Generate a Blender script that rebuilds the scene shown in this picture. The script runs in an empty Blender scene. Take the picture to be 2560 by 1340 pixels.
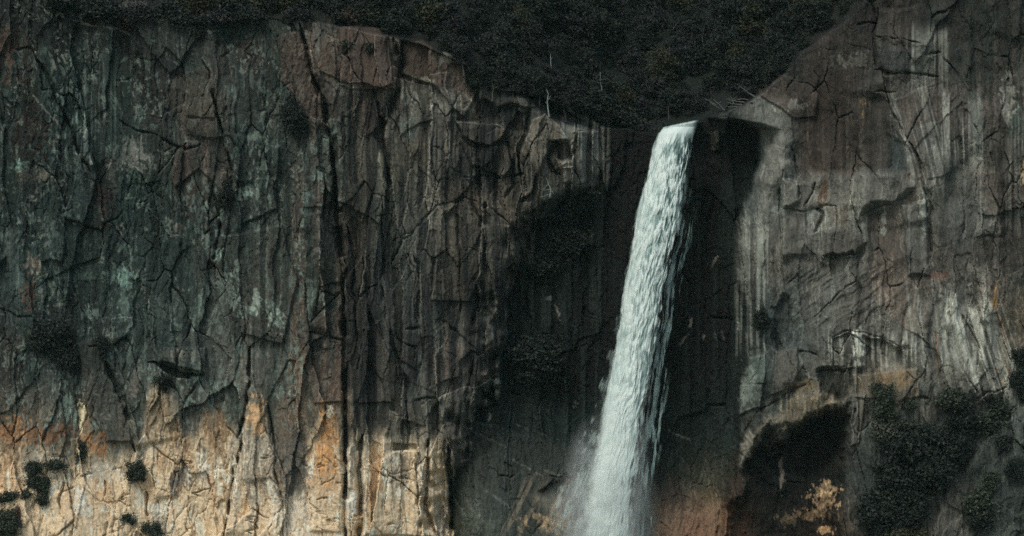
import bpy, math, random
import numpy as np

# ------------------------------------------------------------------ camera, sky, sun
C = bpy.context.scene.collection
S = 150.0 / 2560.0            # metres per photo pixel on the face of the cliff (y = 0)
D = 330.0                     # camera distance to the face
ZC = 670 * S
cam_data = bpy.data.cameras.new('camera')
cam = bpy.data.objects.new('camera', cam_data)
C.objects.link(cam)
cam.location = (0, -D, ZC)
cam.rotation_euler = (math.radians(90), 0, 0)
cam_data.sensor_width = 36
cam_data.lens = 36 * D / 150.0
cam_data.clip_start = 1
cam_data.clip_end = 6000
bpy.context.scene.camera = cam

SUN_EL, SUN_AZ = math.radians(50), math.radians(-28)   # azimuth measured from the camera's back, towards its left
world = bpy.data.worlds.new('World')
bpy.context.scene.world = world
world.use_nodes = True
wn = world.node_tree
sky = wn.nodes.new('ShaderNodeTexSky')
sky.sky_type = 'NISHITA'
sky.sun_disc = False
sky.sun_elevation = SUN_EL
sky.sun_rotation = math.radians(180 + 28)
sky.air_density = 1.0
sky.dust_density = 3.0
bg = wn.nodes['Background']
bg.inputs['Strength'].default_value = 0.12
tint_ = wn.nodes.new('ShaderNodeMix'); tint_.data_type = 'RGBA'; tint_.blend_type = 'MULTIPLY'; tint_.inputs[0].default_value = 1.0
tint_.inputs[7].default_value = (0.95, 1.0, 0.90, 1)      # slight green cast put on the sky light
wn.links.new(sky.outputs[0], tint_.inputs[6]); wn.links.new(tint_.outputs[2], bg.inputs['Color'])
sd = bpy.data.lights.new('sun', 'SUN')
sd.energy = 1.3
sd.angle = math.radians(16)
sd.color = (1.0, 0.985, 0.93)
sun = bpy.data.objects.new('sun', sd)
C.objects.link(sun)
# the sun stands behind the camera's left shoulder
sun.rotation_euler = (math.radians(90) - SUN_EL, 0, SUN_AZ)
sc = bpy.context.scene
sc.view_settings.view_transform = 'Standard'
sc.view_settings.look = 'None'
sc.view_settings.exposure = 0.24
sc.view_settings.gamma = 1
sc.view_settings.use_curve_mapping = False
sc.cycles.max_bounces = 5
sc.cycles.diffuse_bounces = 2
sc.cycles.glossy_bounces = 1
sc.cycles.transmission_bounces = 2
sc.cycles.transparent_max_bounces = 24
sc.cycles.volume_bounces = 1
sc.cycles.use_adaptive_sampling = True
sc.cycles.adaptive_threshold = 0.02
sc.cycles.use_denoising = False

LIFT_HAZE = 0.000035
K = 0.80                       # what the light makes of an albedo of 1 on the open face


def place(px, py, y):
    """the point that stands y metres behind the face, on the sight line of a photo pixel"""
    f = (D + y) / D
    return ((px - 1280) * S * f, y, ZC + (670 - py) * S * f)


def lin(c):
    c = np.asarray(c, float) / 255.0
    return np.where(c <= 0.04045, c / 12.92, ((c + 0.055) / 1.055) ** 2.4)


def smooth(a, b, x):
    t = np.clip((x - a) / (b - a), 0, 1)
    return t * t * (3 - 2 * t)


# ------------------------------------------------------------------ noise in numpy
_T = np.random.RandomState(7).rand(512, 512, 5).astype(np.float32)


def vn(u, v, seed=0):
    u = u + seed * 17.31
    v = v + seed * 9.77
    iu = np.floor(u).astype(np.int64); iv = np.floor(v).astype(np.int64)
    fu = (u - iu).astype(np.float32); fv = (v - iv).astype(np.float32)
    fu = fu * fu * fu * (fu * (fu * 6 - 15) + 10); fv = fv * fv * fv * (fv * (fv * 6 - 15) + 10)
    k = seed % 5
    a = _T[iu & 511, iv & 511, k]; b = _T[(iu + 1) & 511, iv & 511, k]
    c = _T[iu & 511, (iv + 1) & 511, k]; d = _T[(iu + 1) & 511, (iv + 1) & 511, k]
    return (a + (b - a) * fu) * (1 - fv) + (c + (d - c) * fu) * fv


def fbm(u, v, seed=0, o=4, g=0.5):
    r = 0; amp = 1; tot = 0
    for i in range(o):
        # each octave is turned a little so the lattice never shows
        ca, sa = math.cos(0.5 * i), math.sin(0.5 * i)
        r = r + amp * vn((u * ca - v * sa) * 2 ** i if i else u, (u * sa + v * ca) * 2 ** i if i else v, seed + i * 3)
        tot += amp; amp *= g
    return r / tot


def fbs(u, v, seed=0, o=4, g=0.5):
    """unturned octaves, for stretched grain"""
    r = 0; amp = 1; tot = 0
    for i in range(o):
        r = r + amp * vn(u * 2 ** i + 3.7 * i, v * 2 ** i + 1.3 * i, seed + i * 3)
        tot += amp; amp *= g
    return r / tot


def worley(u, v, seed=0):
    u = u + seed * 5.13; v = v + seed * 3.71
    iu = np.floor(u).astype(np.int64); iv = np.floor(v).astype(np.int64)
    F1 = np.full(u.shape, 9.0, np.float32); F2 = F1.copy()
    du = np.zeros_like(F1); dv = np.zeros_like(F1)
    ru = np.zeros(u.shape, np.int64); rv = ru.copy()
    for i in (-1, 0, 1):
        for j in (-1, 0, 1):
            a = (iu + i) & 511; b = (iv + j) & 511
            x = (iu + i) + _T[a, b, 0] - u; y = (iv + j) + _T[a, b, 1] - v
            d = np.sqrt(x * x + y * y).astype(np.float32)
            m = d < F1
            F2 = np.where(m, F1, np.minimum(F2, d))
            F1 = np.where(m, d, F1)
            du = np.where(m, -x, du); dv = np.where(m, -y, dv)
            ru = np.where(m, a, ru); rv = np.where(m, b, rv)
    return F1, F2 - F1, _T[ru, rv, 2], _T[ru, rv, 3], _T[ru, rv, 4], du, dv


def facet(u, v, seed, tx=1.0, ty=0.6):
    F1, e, a, b, c, du, dv = worley(u, v, seed)
    t = 2 * a - 1
    return 0.62 * np.sign(t) * np.abs(t) ** 2.2 + tx * (b - 0.5) * du + ty * (c - 0.5) * dv, e, a, b


# ------------------------------------------------------------------ the rock sheet
STEP = 1.8
X0, X1, Y0, Y1 = -190, 2750, -190, 1500
nx = int((X1 - X0) / STEP) + 1; ny = int((Y1 - Y0) / STEP) + 1
gx, gy = np.meshgrid(X0 + STEP * np.arange(nx), Y0 + STEP * np.arange(ny))
PX = gx.astype(np.float64); PY = gy.astype(np.float64)
# features are drawn in warped coordinates so that their edges break up like rock
WX = PX + (fbm(PX / 60, PY / 90, 1, 5, 0.55) - 0.5) * 30
WY = PY + (fbm(PX / 60, PY / 60, 2, 5, 0.55) - 0.5) * 34


def interp(pts, x):
    p = np.array(pts, float)
    return np.interp(x, p[:, 0], p[:, 1])


def P(s):
    return [tuple(float(k) for k in q.split(',')) for q in s.split()]


TOP = P('-200,-60 0,-40 100,-30 200,-6 300,20 400,48 560,52 640,38 720,58 800,55 900,72 960,88 1010,100 1100,132 1165,160 1190,205 1240,226 1330,230 1400,262 1450,292 1520,318 1600,330 1640,330 1700,318 1755,300 1790,290 1850,265 1900,240 1965,188 2000,132 2100,62 2160,0 2250,-80 2700,-260')
EDGE_L = [(b, a) for a, b in P('1420,-200 1300,150 1330,230 1420,300 1500,330 1505,400 1490,465 1400,520 1345,560 1330,620 1275,720 1258,800 1250,900 1215,1000 1165,1110 1132,1200 1122,1340 1120,1520')]
EDGE_R = [(b, a) for a, b in P('1775,-200 1775,295 1860,310 1902,325 1898,420 1872,500 1850,560 1848,700 1868,770 1862,900 1850,1000 1846,1100 1842,1190 1810,1260 1800,1520')]

top = interp(TOP, WX * 0.6 + PX * 0.4)
eL = interp(EDGE_L, PY); eR = interp(EDGE_R, PY)
eL = eL + smooth(420, 480, PY) * (90 * (fbs(PX / 60, PY / 50, 161, 3, .6) - .5) + 50 * (fbs(PX / 16, PY / 90, 162, 2) - .5))
dL = WX - eL                 # > 0 : right of the left cliff's edge
dR = WX - eR                 # > 0 : on the right cliff
mL = 1 - smooth(-6, 14, dL)
mR = smooth(-14, 6, dR)
mG = np.clip(1 - mL - mR, 0, 1)
above = smooth(-3, 4, top - WY * 0.6 - PY * 0.4)     # 1 on the wooded slope over the cliff

# --- relief (metres towards the camera) of each kind of rock
fa, ea, ra, rb = facet(WX / 170, WY / 430, 11)
fb, eb, rc, rd = facet(WX / 62, WY / 190, 12)
fc, ec, re_, rf = facet(WX / 25, WY / 74, 13)
fd, ed, rg, rh = facet(WX / 10.5, WY / 27, 14)
fe, ee, ri, rj = facet(WX / 46, WY / 420, 15, 1.2, 0.3)      # tall columns
ff, ef, rk, rl = facet(WX / 17, WY / 190, 16, 1.2, 0.3)
flute = fbs(WX / 9, WY / 150, 21, 3) - 0.5
grain = fbm(PX / 7, PY / 10, 22, 3, 0.6) - 0.5
swell = fbm(PX / 240, PY / 260, 23, 3) - 0.5
swell2 = fbm(WX / 70, WY / 90, 24, 3) - 0.5

rg_ = 0.25 + 0.75 * smooth(0.42, 0.60, fbm(PX / 80, PY / 120, 27, 3))
fc = fc * rg_; fd = fd * rg_; ff = ff * (0.4 + 0.6 * rg_); grain = grain * (0.5 + 0.5 * rg_)
colm = smooth(800, 900, PX)                             # the columned middle
h_left = (1.9 * fa + 1.15 * fb + 0.42 * fc + 0.20 * fd + 0.35 * flute + 0.28 * grain + 1.2 * swell)
h_mid = (1.6 * fa + 0.9 * fb + 0.36 * fc + 0.12 * fd + 2.2 * fe + 0.32 * ff + 0.22 * flute + 0.22 * grain + 1.5 * swell)
h_right = (2.2 * swell2 + 1.2 * fa + 0.32 * fb + 0.15 * fc + 0.08 * fd + 0.25 * flute + 0.18 * grain + 2.5 * swell)
h_gul = 0.9 * fb + 0.5 * fc + 0.25 * fd + 0.4 * flute + 0.4 * grain + 3 * swell
rough_r = smooth(560, 760, PY) * 0.5 + smooth(2250, 2400, PX) * 0.5
h_right += rough_r * (0.5 * fb + 0.5 * fc + 0.2 * fd + 0.5 * ff + 0.3 * flute)
H = mL * (h_left * (1 - colm) + h_mid * colm) + mR * h_right + mG * h_gul
# narrow joints between the slabs, here and there
jn = smooth(0.42, 0.6, fbm(PX / 120, PY / 150, 31, 2))
H -= 0.35 * np.exp(-(ec / 0.035) ** 2) * smooth(0.52, 0.68, fbm(PX / 50, PY / 90, 31, 2)) * (1 - 0.6 * mR)
H -= 0.8 * np.exp(-(eb / 0.02) ** 2) * smooth(0.52, 0.66, fbm(PX / 60, PY / 130, 32, 2))

def contour(u, v, seed, w, o=3, lev=0.5, g=0.55):
    n = fbs(u, v, seed, o, g)
    gy_, gx_ = np.gradient(n)
    return np.exp(-(np.abs(n - lev) / (np.hypot(gx_, gy_) * w / STEP + 1e-6)) ** 2)


crk = contour(WX / 75, WY / 190, 35, 1.1) * smooth(.48, .60, fbm(PX / 45, PY / 60, 36, 2)) * 0.9
crk = np.maximum(crk, contour(WX / 34, WY / 110, 37, .9, lev=.56) * smooth(.52, .62, fbm(PX / 40, PY / 55, 38, 2)))
crk *= (1 - above) * (mL + .6 * mR + .3 * mG)
H -= (0.18 - .08 * mR) * crk
# --- the large form: Y is metres behind the face
lip = np.clip((PX - 1180) / 320, 0, 1)
YB = np.zeros_like(PX)
YB += mL * (1.0 + 3.4 * lip ** 1.5 + 0.8 * smooth(850, 900, PX))
depthG = 15 - 4.0 * smooth(1760, 1900, PX)
YB += mG * depthG * (0.72 + 0.28 * smooth(300, 500, PY) * 0)
YB += mR * (1.0 - 3.5 * smooth(1900, 2300, PX) + 2.0 * smooth(0, 1000, 1000 - PY) * 0.5)
# round the edges into the gorge
YB += mL * 5.0 * smooth(-90, 0, dL) ** 2
YB += mR * 4.0 * smooth(70, 0, dR) ** 2
# lower gorge: a dark slab leans forward out of the shade left of the water
ramp = smooth(1010, 1340, PY + (PX - 1200) * -0.35) * smooth(1120, 1200, PX) * (1 - smooth(1700, 1850, PX))
YB -= mG * 7.0 * ramp
# wooded slope
slope = np.clip(top - PY, 0, None) * S
back = 1.0 + 5.0 * lip + 9.0 * smooth(1330, 1560, PX)
YS = back + slope * 1.6 + 5 * (fbm(PX / 90, PY / 60, 41, 3) - 0.5)
H = H * (1 - above) + above * (1.0 * fb + .6 * fc + .5 * grain)
YB = YB * (1 - above) + above * YS

# ------------------------------------------------------------------ colour of the rock (as it appears, light and shade included)
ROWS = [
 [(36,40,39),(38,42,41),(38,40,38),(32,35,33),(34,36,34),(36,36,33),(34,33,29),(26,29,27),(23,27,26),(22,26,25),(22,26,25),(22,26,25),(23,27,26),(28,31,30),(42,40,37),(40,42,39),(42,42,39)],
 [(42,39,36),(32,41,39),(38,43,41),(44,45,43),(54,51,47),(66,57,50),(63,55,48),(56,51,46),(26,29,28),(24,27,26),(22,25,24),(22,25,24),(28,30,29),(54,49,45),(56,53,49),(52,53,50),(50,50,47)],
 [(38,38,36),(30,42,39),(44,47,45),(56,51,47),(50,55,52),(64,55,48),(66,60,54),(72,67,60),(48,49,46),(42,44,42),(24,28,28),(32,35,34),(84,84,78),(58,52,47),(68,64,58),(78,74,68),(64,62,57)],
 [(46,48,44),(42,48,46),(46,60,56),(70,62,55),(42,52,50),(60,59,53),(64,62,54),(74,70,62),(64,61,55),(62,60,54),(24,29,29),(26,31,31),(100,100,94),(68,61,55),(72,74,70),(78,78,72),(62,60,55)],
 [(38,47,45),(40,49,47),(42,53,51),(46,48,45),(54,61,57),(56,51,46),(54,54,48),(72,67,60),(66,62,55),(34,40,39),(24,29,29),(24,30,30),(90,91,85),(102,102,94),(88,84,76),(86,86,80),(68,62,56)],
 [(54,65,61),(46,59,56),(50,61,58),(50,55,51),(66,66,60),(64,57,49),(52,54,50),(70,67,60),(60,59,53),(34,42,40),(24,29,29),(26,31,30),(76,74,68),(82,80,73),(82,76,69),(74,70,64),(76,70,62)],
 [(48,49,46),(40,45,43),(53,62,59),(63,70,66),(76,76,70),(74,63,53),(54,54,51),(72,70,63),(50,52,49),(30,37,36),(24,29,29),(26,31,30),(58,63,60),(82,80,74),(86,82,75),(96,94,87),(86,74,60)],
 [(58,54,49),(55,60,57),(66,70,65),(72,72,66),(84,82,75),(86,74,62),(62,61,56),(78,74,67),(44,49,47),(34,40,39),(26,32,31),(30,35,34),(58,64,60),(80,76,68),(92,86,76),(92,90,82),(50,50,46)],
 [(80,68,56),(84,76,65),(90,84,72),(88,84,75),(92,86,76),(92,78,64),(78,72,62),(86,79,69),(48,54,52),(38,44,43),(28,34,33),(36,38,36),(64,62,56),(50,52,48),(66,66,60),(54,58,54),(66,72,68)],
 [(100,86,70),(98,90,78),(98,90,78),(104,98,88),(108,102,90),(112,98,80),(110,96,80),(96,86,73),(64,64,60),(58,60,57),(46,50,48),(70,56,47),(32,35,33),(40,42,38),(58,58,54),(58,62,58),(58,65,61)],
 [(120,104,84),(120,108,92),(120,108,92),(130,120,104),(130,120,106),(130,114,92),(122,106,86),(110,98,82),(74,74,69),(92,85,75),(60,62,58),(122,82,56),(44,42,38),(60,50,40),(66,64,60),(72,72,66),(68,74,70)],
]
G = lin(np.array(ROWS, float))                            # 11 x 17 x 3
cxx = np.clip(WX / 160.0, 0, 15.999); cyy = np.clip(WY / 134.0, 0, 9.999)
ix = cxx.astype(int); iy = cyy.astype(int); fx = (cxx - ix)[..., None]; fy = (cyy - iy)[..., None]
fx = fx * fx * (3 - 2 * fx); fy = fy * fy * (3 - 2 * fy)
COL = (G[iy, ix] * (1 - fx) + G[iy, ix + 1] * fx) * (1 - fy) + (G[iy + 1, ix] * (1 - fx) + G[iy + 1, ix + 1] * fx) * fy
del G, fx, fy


def mixc(m, c, k=1.0):
    global COL
    m = (m * k)[..., None] if m.ndim == 2 else m
    COL = COL * (1 - m) + lin(c) * m


def mulc(f):
    global COL
    COL = COL * f[..., None]


# slabs differ in tone and hue
tone = 1 + 0.40 * (ra - 0.5) + 0.42 * (rc - 0.5) + 0.34 * (re_ - 0.5) + 0.25 * (rg - 0.5) + 0.5 * (rk - 0.5) * mL * colm
mulc(np.clip(tone, 0.4, 1.8))
hue = fbm(WX / 120, WY / 160, 51, 3) - 0.5 + 0.5 * (rb - 0.5) + 0.3 * (rd - 0.5)
COL[..., 0] *= 1 + 0.28 * np.clip(hue, -.6, .6)
COL[..., 2] *= 1 - 0.12 * np.clip(hue, -.6, .6)
# black and pale water streaks that run down the face
st = fbs(WX / 15, PY / 420, 52, 4, 0.6)
st2 = fbs(WX / 5.5, PY / 130, 54, 3, 0.6)
reg = fbm(PX / 130, PY / 170, 53, 2)
mulc(1 - 0.50 * smooth(0.52, 0.68, st) * smooth(0.35, 0.6, reg))
mulc(1 + 0.6 * smooth(0.60, 0.78, st2) * smooth(0.62, 0.4, reg) * (1 - above))
mulc(1 + 0.9 * (fbm(PX / 4.2, PY / 6.5, 55, 3, 0.65) - 0.5))


# ------------------------------------------------------------------ drawing tools for single features
def box(x0, y0, x1, y1, pad):
    i0 = max(0, int((y0 - pad - Y0) / STEP)); i1 = min(ny, int((y1 + pad - Y0) / STEP) + 2)
    j0 = max(0, int((x0 - pad - X0) / STEP)); j1 = min(nx, int((x1 + pad - X0) / STEP) + 2)
    return slice(i0, i1), slice(j0, j1)


def dist(pts, wx, wy):
    """distance, signed side and run along a polyline"""
    best = np.full(wx.shape, 1e9); side = np.zeros(wx.shape); run = np.zeros(wx.shape); L = 0
    tot = sum(math.dist(a, b) for a, b in zip(pts, pts[1:]))
    for (ax, ay), (bx, by) in zip(pts, pts[1:]):
        vx, vy = bx - ax, by - ay; l2 = vx * vx + vy * vy + 1e-9
        t = np.clip(((wx - ax) * vx + (wy - ay) * vy) / l2, 0, 1)
        d = np.hypot(wx - ax - t * vx, wy - ay - t * vy)
        m = d < best
        best = np.where(m, d, best)
        side = np.where(m, np.sign((wx - ax) * vy - (wy - ay) * vx), side)
        run = np.where(m, (L + t * math.sqrt(l2)) / tot, run)
        L += math.sqrt(l2)
    return best, side, run


def lift(s, amt=1.0, warp=0.45):
    """local, lightly warped coordinates"""
    return PX[s] + (WX[s] - PX[s]) * warp, PY[s] + (WY[s] - PY[s]) * warp


def crack(txt, w=4, depth=1.6, warp=0.35):
    if depth < 2.4: w, depth, warp = w * 0.72, depth * 0.75, 0.8
    p = P(txt) if isinstance(txt, str) else txt
    xs = [a for a, _ in p]; ys = [b for _, b in p]
    s = box(min(xs), min(ys), max(xs), max(ys), w * 4 + 25)
    x, y = lift(s, warp=warp)
    d, sd, t = dist(p, x, y)
    ww = w * (0.55 + 0.9 * vn(x / 30, y / 30, 61)) * np.clip(np.minimum(t, 1 - t) * 8 + 0.25, 0, 1)
    gap = 0.35 + 0.65 * smooth(0.34, 0.52, fbm(x / 22, y / 34, 62, 2))
    H[s] -= depth * gap * np.exp(-(d / np.maximum(ww * (0.6 + 0.4 * gap), 0.4)) ** 2)


def ledge(txt, dh=1.5, fall=40, w=3, warp=0.4):
    """the side to the left of the direction of travel stands dh metres proud and fades out over `fall` pixels"""
    p = P(txt)
    xs = [a for a, _ in p]; ys = [b for _, b in p]
    s = box(min(xs), min(ys), max(xs), max(ys), fall * 2.5)
    x, y = lift(s, warp=warp)
    d, sd, t = dist(p, x, y)
    ends = smooth(0, 0.06, t) * smooth(1, 0.94, t)
    q = d * sd
    H[s] += dh * ends * smooth(-w, w, q) * np.exp(-np.clip(q, 0, None) / fall)


def inside(p, x, y):
    r = np.zeros(x.shape, bool)
    n = len(p)
    for i in range(n):
        x0, y0 = p[i]; x1, y1 = p[(i + 1) % n]
        if y0 == y1: continue
        c = ((y0 > y) != (y1 > y)) & (x < (x1 - x0) * (y - y0) / (y1 - y0) + x0)
        r ^= c
    return r


def area(txt, soft=5, warp=0.6):
    p = P(txt) if isinstance(txt, str) else txt
    xs = [a for a, _ in p]; ys = [b for _, b in p]
    s = box(min(xs), min(ys), max(xs), max(ys), soft * 2 + 30)
    x, y = lift(s, warp=warp)
    d, _, _ = dist(p + p[:1], x, y)
    q = np.where(inside(p, x, y), d, -d)
    return s, smooth(-soft, soft, q), x, y


def slab(txt, dh, soft=2.5, warp=0.5, col=None, k=0.8, mul=None):
    s, m, x, y = area(txt, soft, warp)
    H[s] += dh * m
    if col is not None: tint(s, m * k, col)
    if mul is not None: COL[s] *= (1 + (mul - 1) * m)[..., None]  # in hollows this also paints their shade into the colour


def tint(s, m, col):
    v = COL[s]; lum = v.mean(-1, keepdims=True)
    loc = 0.45 + 0.55 * np.clip(lum / (lum.mean() + 1e-6), 0.4, 1.8)      # keep the grain of the rock beneath
    COL[s] = v * (1 - m[..., None]) + lin(col) * loc * m[..., None]


def patch(cx, cy, rx, ry, col, k=0.9, rag=0.9, ang=0, sx=8, sy=14, seed=0):
    """ragged stain or lichen bloom"""
    R = max(rx, ry)
    s = box(cx - R, cy - R, cx + R, cy + R, R * 0.6)
    a = math.radians(ang)
    x = PX[s] - cx; y = PY[s] - cy
    u = (x * math.cos(a) + y * math.sin(a)) / rx; v = (-x * math.sin(a) + y * math.cos(a)) / ry
    r = np.sqrt(u * u + v * v)
    n = fbm(WX[s] / sx, WY[s] / sy, 70 + seed, 3, 0.6) - 0.5
    m = smooth(1.0, 0.75, r + rag * 3.0 * n) * (0.55 + 0.9 * vn(PX[s] / 5, PY[s] / 7, 75))
    tint(s, np.clip(m * k, 0, 1), col)


def streaks(x0, y0, x1, y1, col, k=0.8, w=6, cover=0.5, seed=0, lean=0.0, relief=0.0, soft=30):
    """bundle of thin runs down the face"""
    s = box(x0, y0, x1, y1, 40)
    x = PX[s] + (WX[s] - PX[s]) * 0.15 - lean * (PY[s] - y0); y = PY[s]
    n = fbs(x / w, y / 340.0, 80 + seed, 2, 0.5)
    ends = fbs(x / w, y * 0 + 3.3, 90 + seed, 1)
    m = smooth(0.62 - 0.3 * cover, 0.74 - 0.3 * cover, n)
    e = smooth(x0 - 4, x0 + 10, x) * smooth(x1 + 4, x1 - 10, x) * smooth(y0 - 8, y0 + 8 + 60 * ends, y) * smooth(y1 + 10, y1 - soft - 60 * (1 - ends), y)
    tint(s, m * e * k, col)
    if relief: H[s] += relief * (n - 0.5) * e


exec_features = True
# ================================================================== LEFT CLIFF
# tan, freshly broken rock, its brightness partly painted sunlight, climbing in fingers
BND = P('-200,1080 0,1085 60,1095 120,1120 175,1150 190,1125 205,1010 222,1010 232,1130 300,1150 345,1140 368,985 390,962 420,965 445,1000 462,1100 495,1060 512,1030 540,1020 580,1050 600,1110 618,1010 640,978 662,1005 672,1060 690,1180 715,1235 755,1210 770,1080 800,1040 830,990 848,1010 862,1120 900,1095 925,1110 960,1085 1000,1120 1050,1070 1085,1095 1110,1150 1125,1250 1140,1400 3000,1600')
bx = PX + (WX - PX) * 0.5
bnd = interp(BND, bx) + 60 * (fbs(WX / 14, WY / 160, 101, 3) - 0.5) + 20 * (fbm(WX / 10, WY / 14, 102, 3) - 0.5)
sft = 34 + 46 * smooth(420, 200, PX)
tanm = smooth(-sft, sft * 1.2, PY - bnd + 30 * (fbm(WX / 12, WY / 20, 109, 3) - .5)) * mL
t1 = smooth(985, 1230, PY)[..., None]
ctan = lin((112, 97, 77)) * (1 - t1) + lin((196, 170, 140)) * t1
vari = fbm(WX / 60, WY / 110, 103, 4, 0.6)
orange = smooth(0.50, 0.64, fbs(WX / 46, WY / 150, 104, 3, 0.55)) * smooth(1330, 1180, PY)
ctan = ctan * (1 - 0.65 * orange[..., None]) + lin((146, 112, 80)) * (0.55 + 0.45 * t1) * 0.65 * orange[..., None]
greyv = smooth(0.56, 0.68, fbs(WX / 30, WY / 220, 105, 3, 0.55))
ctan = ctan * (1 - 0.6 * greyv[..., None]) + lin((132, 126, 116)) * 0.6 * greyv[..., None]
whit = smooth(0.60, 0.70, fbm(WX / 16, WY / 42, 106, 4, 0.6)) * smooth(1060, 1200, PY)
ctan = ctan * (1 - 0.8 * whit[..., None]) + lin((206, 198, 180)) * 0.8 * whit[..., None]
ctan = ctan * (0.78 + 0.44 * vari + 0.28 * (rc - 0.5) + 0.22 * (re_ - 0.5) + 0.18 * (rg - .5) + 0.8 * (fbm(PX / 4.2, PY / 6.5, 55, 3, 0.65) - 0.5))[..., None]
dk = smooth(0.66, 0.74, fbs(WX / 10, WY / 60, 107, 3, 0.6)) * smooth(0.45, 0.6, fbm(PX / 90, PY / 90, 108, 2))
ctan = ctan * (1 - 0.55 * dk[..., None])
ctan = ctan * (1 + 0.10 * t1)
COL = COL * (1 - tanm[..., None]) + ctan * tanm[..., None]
del ctan, t1

# teal and pale lichen blooms all over the stained part of the left wall
lz = mL * (1 - tanm) * (1 - above) * smooth(900, 780, PX)
ln = fbs(WX / 9, WY / 24, 111, 4, 0.6); lr = fbm(PX / 70, PY / 100, 112, 3)
lich = smooth(0.56, 0.64, ln) * smooth(0.44, 0.56, lr) * lz * smooth(-60, 420, PY)
COL = COL * (1 - 0.7 * lich[..., None]) + lin((104, 120, 111)) * 0.7 * lich[..., None]
ln2 = fbs(WX / 5, WY / 40, 113, 3, 0.6)
lich2 = smooth(0.66, 0.76, ln2) * smooth(0.50, 0.40, lr) * lz
COL = COL * (1 - 0.6 * lich2[..., None]) + lin((80, 90, 84)) * 0.6 * lich2[..., None]
teal = smooth(0.52, 0.66, fbs(WX / 40, WY / 150, 114, 3)) * lz
COL = COL * (1 - 0.55 * teal[..., None]) + lin((38, 54, 50)) * 0.55 * teal[..., None]
# thin scuffed lines, pale and dark
sc1 = 0.7 * contour(WX / 26, WY / 42, 141, .9) * smooth(.50, .60, fbm(PX / 30, PY / 40, 142, 2)) * (mL * smooth(900, 800, PX) + .9 * mR * smooth(500, 800, PY) + .35 * mL + .25 * mG)
COL = COL * (1 + 1.3 * np.clip(sc1, 0, 1) * (1 - above))[..., None]
sc2 = contour(WX / 9, WY / 60, 143, .8) * smooth(.53, .62, fbm(PX / 26, PY / 60, 144, 2)) * (1 - above)
COL = COL * (1 + 1.0 * sc2 * (1 - .6 * mG))[..., None]
fl = smooth(.64, .69, fbm(WX / 7, WY / 11, 145, 3, .6)) * smooth(.48, .58, fbm(PX / 40, PY / 60, 146, 2)) * lz
COL = COL * (1 - .7 * fl[..., None]) + lin((112, 118, 108)) * .7 * fl[..., None]
COL *= (1 - 0.42 * mG * (1 - above) * smooth(1300, 1100, PY))[..., None]  # gorge shade painted into the colour of its dark rock
COL = COL * (1 - .8 * above[..., None]) + lin((24, 26, 23)) * .8 * above[..., None]
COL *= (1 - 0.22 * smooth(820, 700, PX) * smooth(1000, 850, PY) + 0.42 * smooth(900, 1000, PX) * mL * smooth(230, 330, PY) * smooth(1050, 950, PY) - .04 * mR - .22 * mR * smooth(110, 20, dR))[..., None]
COL[..., 0] *= 1 - .05 * mL
gm_ = (.62 * mG * (1 - above) * smooth(1060, 960, PY) * (.5 + .5 * smooth(.35, .55, fbm(PX / 50, PY / 90, 151, 3))))[..., None]  # green-black mixed in to deepen the painted gorge shade
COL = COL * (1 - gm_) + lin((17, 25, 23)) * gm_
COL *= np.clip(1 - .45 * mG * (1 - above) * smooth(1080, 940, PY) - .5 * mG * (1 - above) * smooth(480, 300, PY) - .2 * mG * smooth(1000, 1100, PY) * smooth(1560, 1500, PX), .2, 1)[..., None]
COL[..., 0] *= 1 - .26 * mG; COL[..., 2] *= 1 - .04 * mG; COL[..., 1] *= 1 + .04 * mG
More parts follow.
